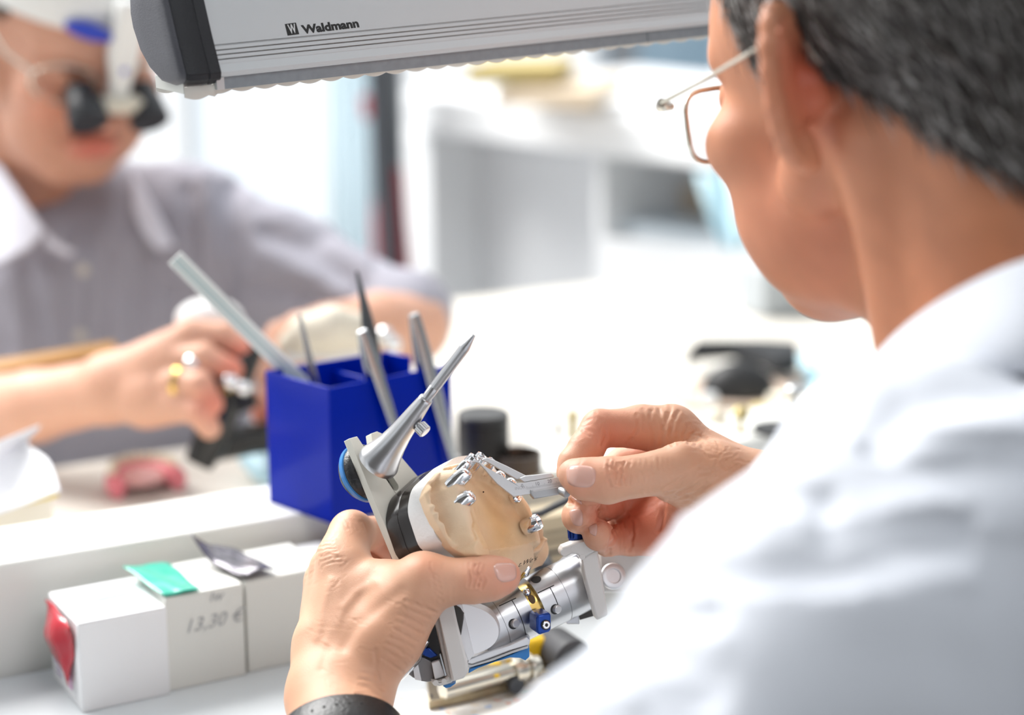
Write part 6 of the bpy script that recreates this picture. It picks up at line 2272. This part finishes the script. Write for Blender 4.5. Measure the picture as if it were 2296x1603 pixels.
for pts, w_, d_ in (([(520, 430), (515, 560), (500, 700), (480, 800)], 14, 10), ([(600, 520), (700, 560), (800, 640)], 9, 6), ([(420, 430), (440, 540), (450, 700)], 10, 5), ([(330, 560), (310, 680), (300, 790)], 9, 4.5),
                    ([(240, 560), (230, 690), (225, 800)], 8, 4), ([(60, 620), (80, 720), (90, 800)], 9, 4.5), ([(560, 640), (660, 650), (760, 700)], 9, 6)):
    SH.crease(pts, w_, d_, rim=0.6)
shirt = link_mesh('shirt', cam2w(SH.v), SH.q[:, ::-1], shirtm, colleague, smooth=180)
sbv = BVHTree.FromPolygons([tuple(p) for p in SH.v], [tuple(int(i) for i in f) for f in SH.q])
def on_shirt(x, y, lift):
    h_ = sbv.ray_cast(Vector((0, 0, 0)), Vector(K(x, y)).normalized())
    if h_[0] is None:
        return KL(x, y, 1640)
    p = np.array(h_[0])
    return p * (1 - lift / np.linalg.norm(p))
# placket and button
rows = []
for i in range(16):
    t = i / 15
    y = 520 + 290 * t
    x = 178 - 14 * t
    rows.append([on_shirt(x - 17, y, 1.0), on_shirt(x - 15, y, 3.0), on_shirt(x + 15, y, 3.0), on_shirt(x + 17, y, 1.0)])
MB(True).loft(rows, closed=False).build('placket', shirtm, colleague, smooth=60)
for bx_, by_ in ((186, 606), (180, 752)):
    MB(True).lathe(on_shirt(bx_, by_, 4), (0.2, 0, -1), [(0, 5.2), (1.5, 5.2), (2.0, 4.2)], 20).build('button', mat('button_pearl', (0.62, 0.58, 0.52), rough=0.3), colleague, smooth=40)
# collar leaves
def leaf(px, d, name='collar_leaf'):
    f = [KL(x, y, d + dd) for x, y, dd in px]
    return MB(True).prism(f, np.array([1.0, -1.0, 5.0])).build(name, collarm, colleague, bevel=0.0015)
leaf([(-60, 330, 40), (0, 372, 15), (40, 430, 0), (98, 515, -10), (60, 556, -14), (0, 588, -10), (-60, 600, 10)], 1600)
leaf([(292, 380, 40), (318, 420, 25), (350, 470, 5), (388, 548, -5), (352, 560, -8), (318, 520, 0), (298, 470, 10)], 1620)
leaf([(98, 515, -6), (130, 545, -4), (165, 560, -2), (150, 575, -2), (100, 548, -8)], 1600)

# finger ring
rc = KL(388, 858, 1376)
MB(True).lathe(KL(402, 859, 1373), (0.9, -0.1, -0.2), [(-2.5, 12.3), (-2.2, 13.2), (2.2, 13.2), (2.5, 12.3)], 28, cap=False).build('finger_ring', mat('gold', (0.75, 0.5, 0.15)), None, smooth=40)
tag(bpy.data.objects['finger_ring'], 'gold ring on the finger of the colleague\'s fist', 'ring')

# ------------------------------------------------------------------ head band with loupes
lp = empty('loupe_headset', cam2w(HH(60, 0, 30)), 'white head band with blue pad and black magnifying loupes', 'loupes')
bandw = mat('band_white', (0.78, 0.78, 0.76), rough=0.4)
rows = []
for k in range(49):
    g = 2 * math.pi * k / 48
    c, s = math.cos(g), math.sin(g)
    rr = []
    for (off, u) in ((3, 50), (7, 51), (8, 62), (8, 76), (6, 86), (2, 87)):
        tilt = 6 * c
        squeeze = 1 - 0.0012 * max(0, u - 60)
        rr.append(HH((-10 + (99 + off) * c) * squeeze, (78 + off) * s * squeeze, u + tilt - 6))
    rows.append(rr)
MB(True).loft(rows, closed=True, cap=False).build('head_band', bandw, lp, smooth=60)
MB(True).ball(HH(99, -26, 56), (8, 20, 7), axes=(Fl * 0.8 - Ll * 0.6, Fl * 0.6 + Ll * 0.8, Ul), seg=24, rings=14).build('pad', mat('pad_blue', (0.02, 0.05, 0.45), rough=0.35), lp, smooth=180)
MB(True).loft([[HH(103 + a, l + 2, u) for a, l in ((0, -13), (12, -13), (12, 13), (0, 13))] for u in (88, 40)] + [[HH(108 + a, l + 2, u) for a, l in ((0, -9), (10, -9), (10, 9), (0, 9))] for u in (20, 4)]).build('mount', bandw, lp, bevel=0.003)
MB(True).box(HH(122, 2, 2), w2c_dir(cam2w(Fl) * 0) + Ll, Fl, Ul, (34, 14, 12)).build('loupe_bridge', mat('loupe_cream', (0.66, 0.62, 0.52), rough=0.4), lp, bevel=0.002)
MB(True).box(HH(114, 2, 22), Ll, Fl, Ul, (5, 6, 20)).build('hinge_pin', mat('pad_blue', (0.02, 0.05, 0.45)), lp)
lax = nrm(Fl * 0.88 - Ul * 0.47)
for s in (-1, 1):
    c = HH(100, 27 * s, 6)
    MB(True).lathe(c, lax, [(0, 10), (2, 13), (12, 13.5), (15, 15), (32, 17), (35, 16.5), (35, 13)], 32).build('loupe', mat('loupe_black', (0.02, 0.021, 0.024), rough=0.35), lp, smooth=40)
    MB(True).lathe(c, lax, [(32, 13.2), (33.5, 12.5), (34, 0.2)], 32).build('loupe_lens', mat('loupe_glass', (0.10, 0.11, 0.13), rough=0.05, coat=1.0), lp, smooth=40)
    MB(True).tube([HH(108, 10 * s, 2), HH(112, 20 * s, 0)], 5, 12).build('loupe_arm', mat('loupe_black', (0.02, 0.021, 0.024)), lp)
    rg = []
    for k in range(28):
        g = 2 * math.pi * k / 28
        rg.append(HH(96 - 0.004 * (34 * s + 26 * math.cos(g)) ** 2, 34 * s + 26 * math.cos(g), 4 + 17 * math.sin(g)))
    MB(True).tube(rg + [rg[0], rg[1]], 1.3, 8, cap=False).build('spectacle_rim', wire, lp, smooth=60)
    MB(True).tube([HH(88, 60 * s, 12), HH(60, 74 * s, 16), HH(10, 77 * s, 24)], 1.6, 8).build('temple', wire, lp, smooth=60)

# ------------------------------------------------------------------ what the colleague holds: black articulator and a plaster model
ba = empty('articulator', cam2w(KL(520, 1040, 1390)), 'black articulator gripped by the colleague behind the blue box', 'articulator')
bkm = mat('black_enamel', (0.014, 0.013, 0.013), rough=0.3)
MB(True).tube([KL(445, 1040, 1385), KL(470, 990, 1385), KL(490, 930, 1385), KL(492, 870, 1388)], [11, 13, 15, 14], 16).build('foot_arm', bkm, ba, smooth=60)
MB(True).tube([KL(480, 1000, 1400), KL(560, 985, 1420), KL(640, 975, 1440)], [12, 12, 11], 16).build('base_arm', bkm, ba, smooth=60)
MB(True).box(KL(520, 860, 1392), (1, 0.4, 0.2), (-0.4, 1, 0), (0, 0, 1), (26, 46, 20)).build('body', bkm, ba, bevel=0.003)
MB(True).tube([KL(535, 850, 1385), KL(560, 800, 1390), KL(570, 770, 1395)], [10, 9, 8], 14).build('upper_arm', bkm, ba, smooth=60)
for x, y, r in ((515, 855, 7), (545, 870, 6), (432, 815, 7)):
    MB(True).ball(KL(x, y, 1372), r, seg=16, rings=10).build('steel_ball', chrome, ba, smooth=180)
MB(True).tube([KL(420, 812, 1372), KL(470, 840, 1372)], 3.5, 12).build('steel_pin', steel, ba, smooth=60)
MB(True).tube([KL(505, 880, 1372), KL(512, 830, 1372)], 4, 12).build('brass_pin', brass, ba, smooth=60)
pm = empty('plaster_model', cam2w(KL(735, 800, 1440)), 'cream plaster jaw model in the colleague\'s other hand', 'plaster model')
pmf = Field(KL(600, 840, 1440) - np.array([0, 0, 60.0]), KL(860, 660, 1440) + np.array([0, 0, 60.0]), 1.8)
pmf.ell(KL(735, 775, 1445), (34, 12, 26), k=3)
pmf.chain([(KL(655, 770, 1435), 11), (KL(690, 742, 1420), 12), (KL(745, 728, 1415), 13), (KL(795, 740, 1425), 12), (KL(822, 770, 1440), 11)], 8)
pv_, pq_ = pmf.mesh()
link_mesh('plaster_body', cam2w(pv_), pq_[:, ::-1], cream, pm, smooth=180)
MB(True).prism([KL(x, y, 1425) for x, y in ((640, 785), (830, 775), (835, 800), (640, 815))], np.array([0, 0, 45.0])).build('base_plate', plaster_w, pm, bevel=0.003)
for x, y in ((862, 752), (880, 772)):
    MB(True).ball(KL(x, y, 1430), 7, seg=16, rings=10).build('steel_knob', chrome, pm, smooth=180)
# white plaster cast in the black articulator, seen above the fist
MB(True).ball(KL(470, 716, 1425), (26, 17, 22), seg=24, rings=14).build('plaster_cast', plaster_w, ba, smooth=180, label='white plaster cast')
MB(True).tube([KL(500, 860, 1400), KL(490, 790, 1418), KL(478, 735, 1425)], [8, 8, 9], 14).build('cast_arm', bkm, ba, smooth=60)
# ================================================================== one skin mesh for each person
def join_sculpts(parts):
    vs_, qs_, ts_, n = [], [], [], 0
    for s in parts:
        vs_.append(cam2w(s.v))
        qs_.append(s.q[:, ::-1] + n)
        ts_.append(s.tint)
        n += len(s.v)
    return np.concatenate(vs_), np.concatenate(qs_), np.concatenate(ts_)


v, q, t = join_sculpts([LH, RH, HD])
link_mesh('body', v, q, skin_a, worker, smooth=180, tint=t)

v, q, t = join_sculpts([LM])
link_mesh('body', v, q, skin_b, colleague, smooth=180, tint=t)
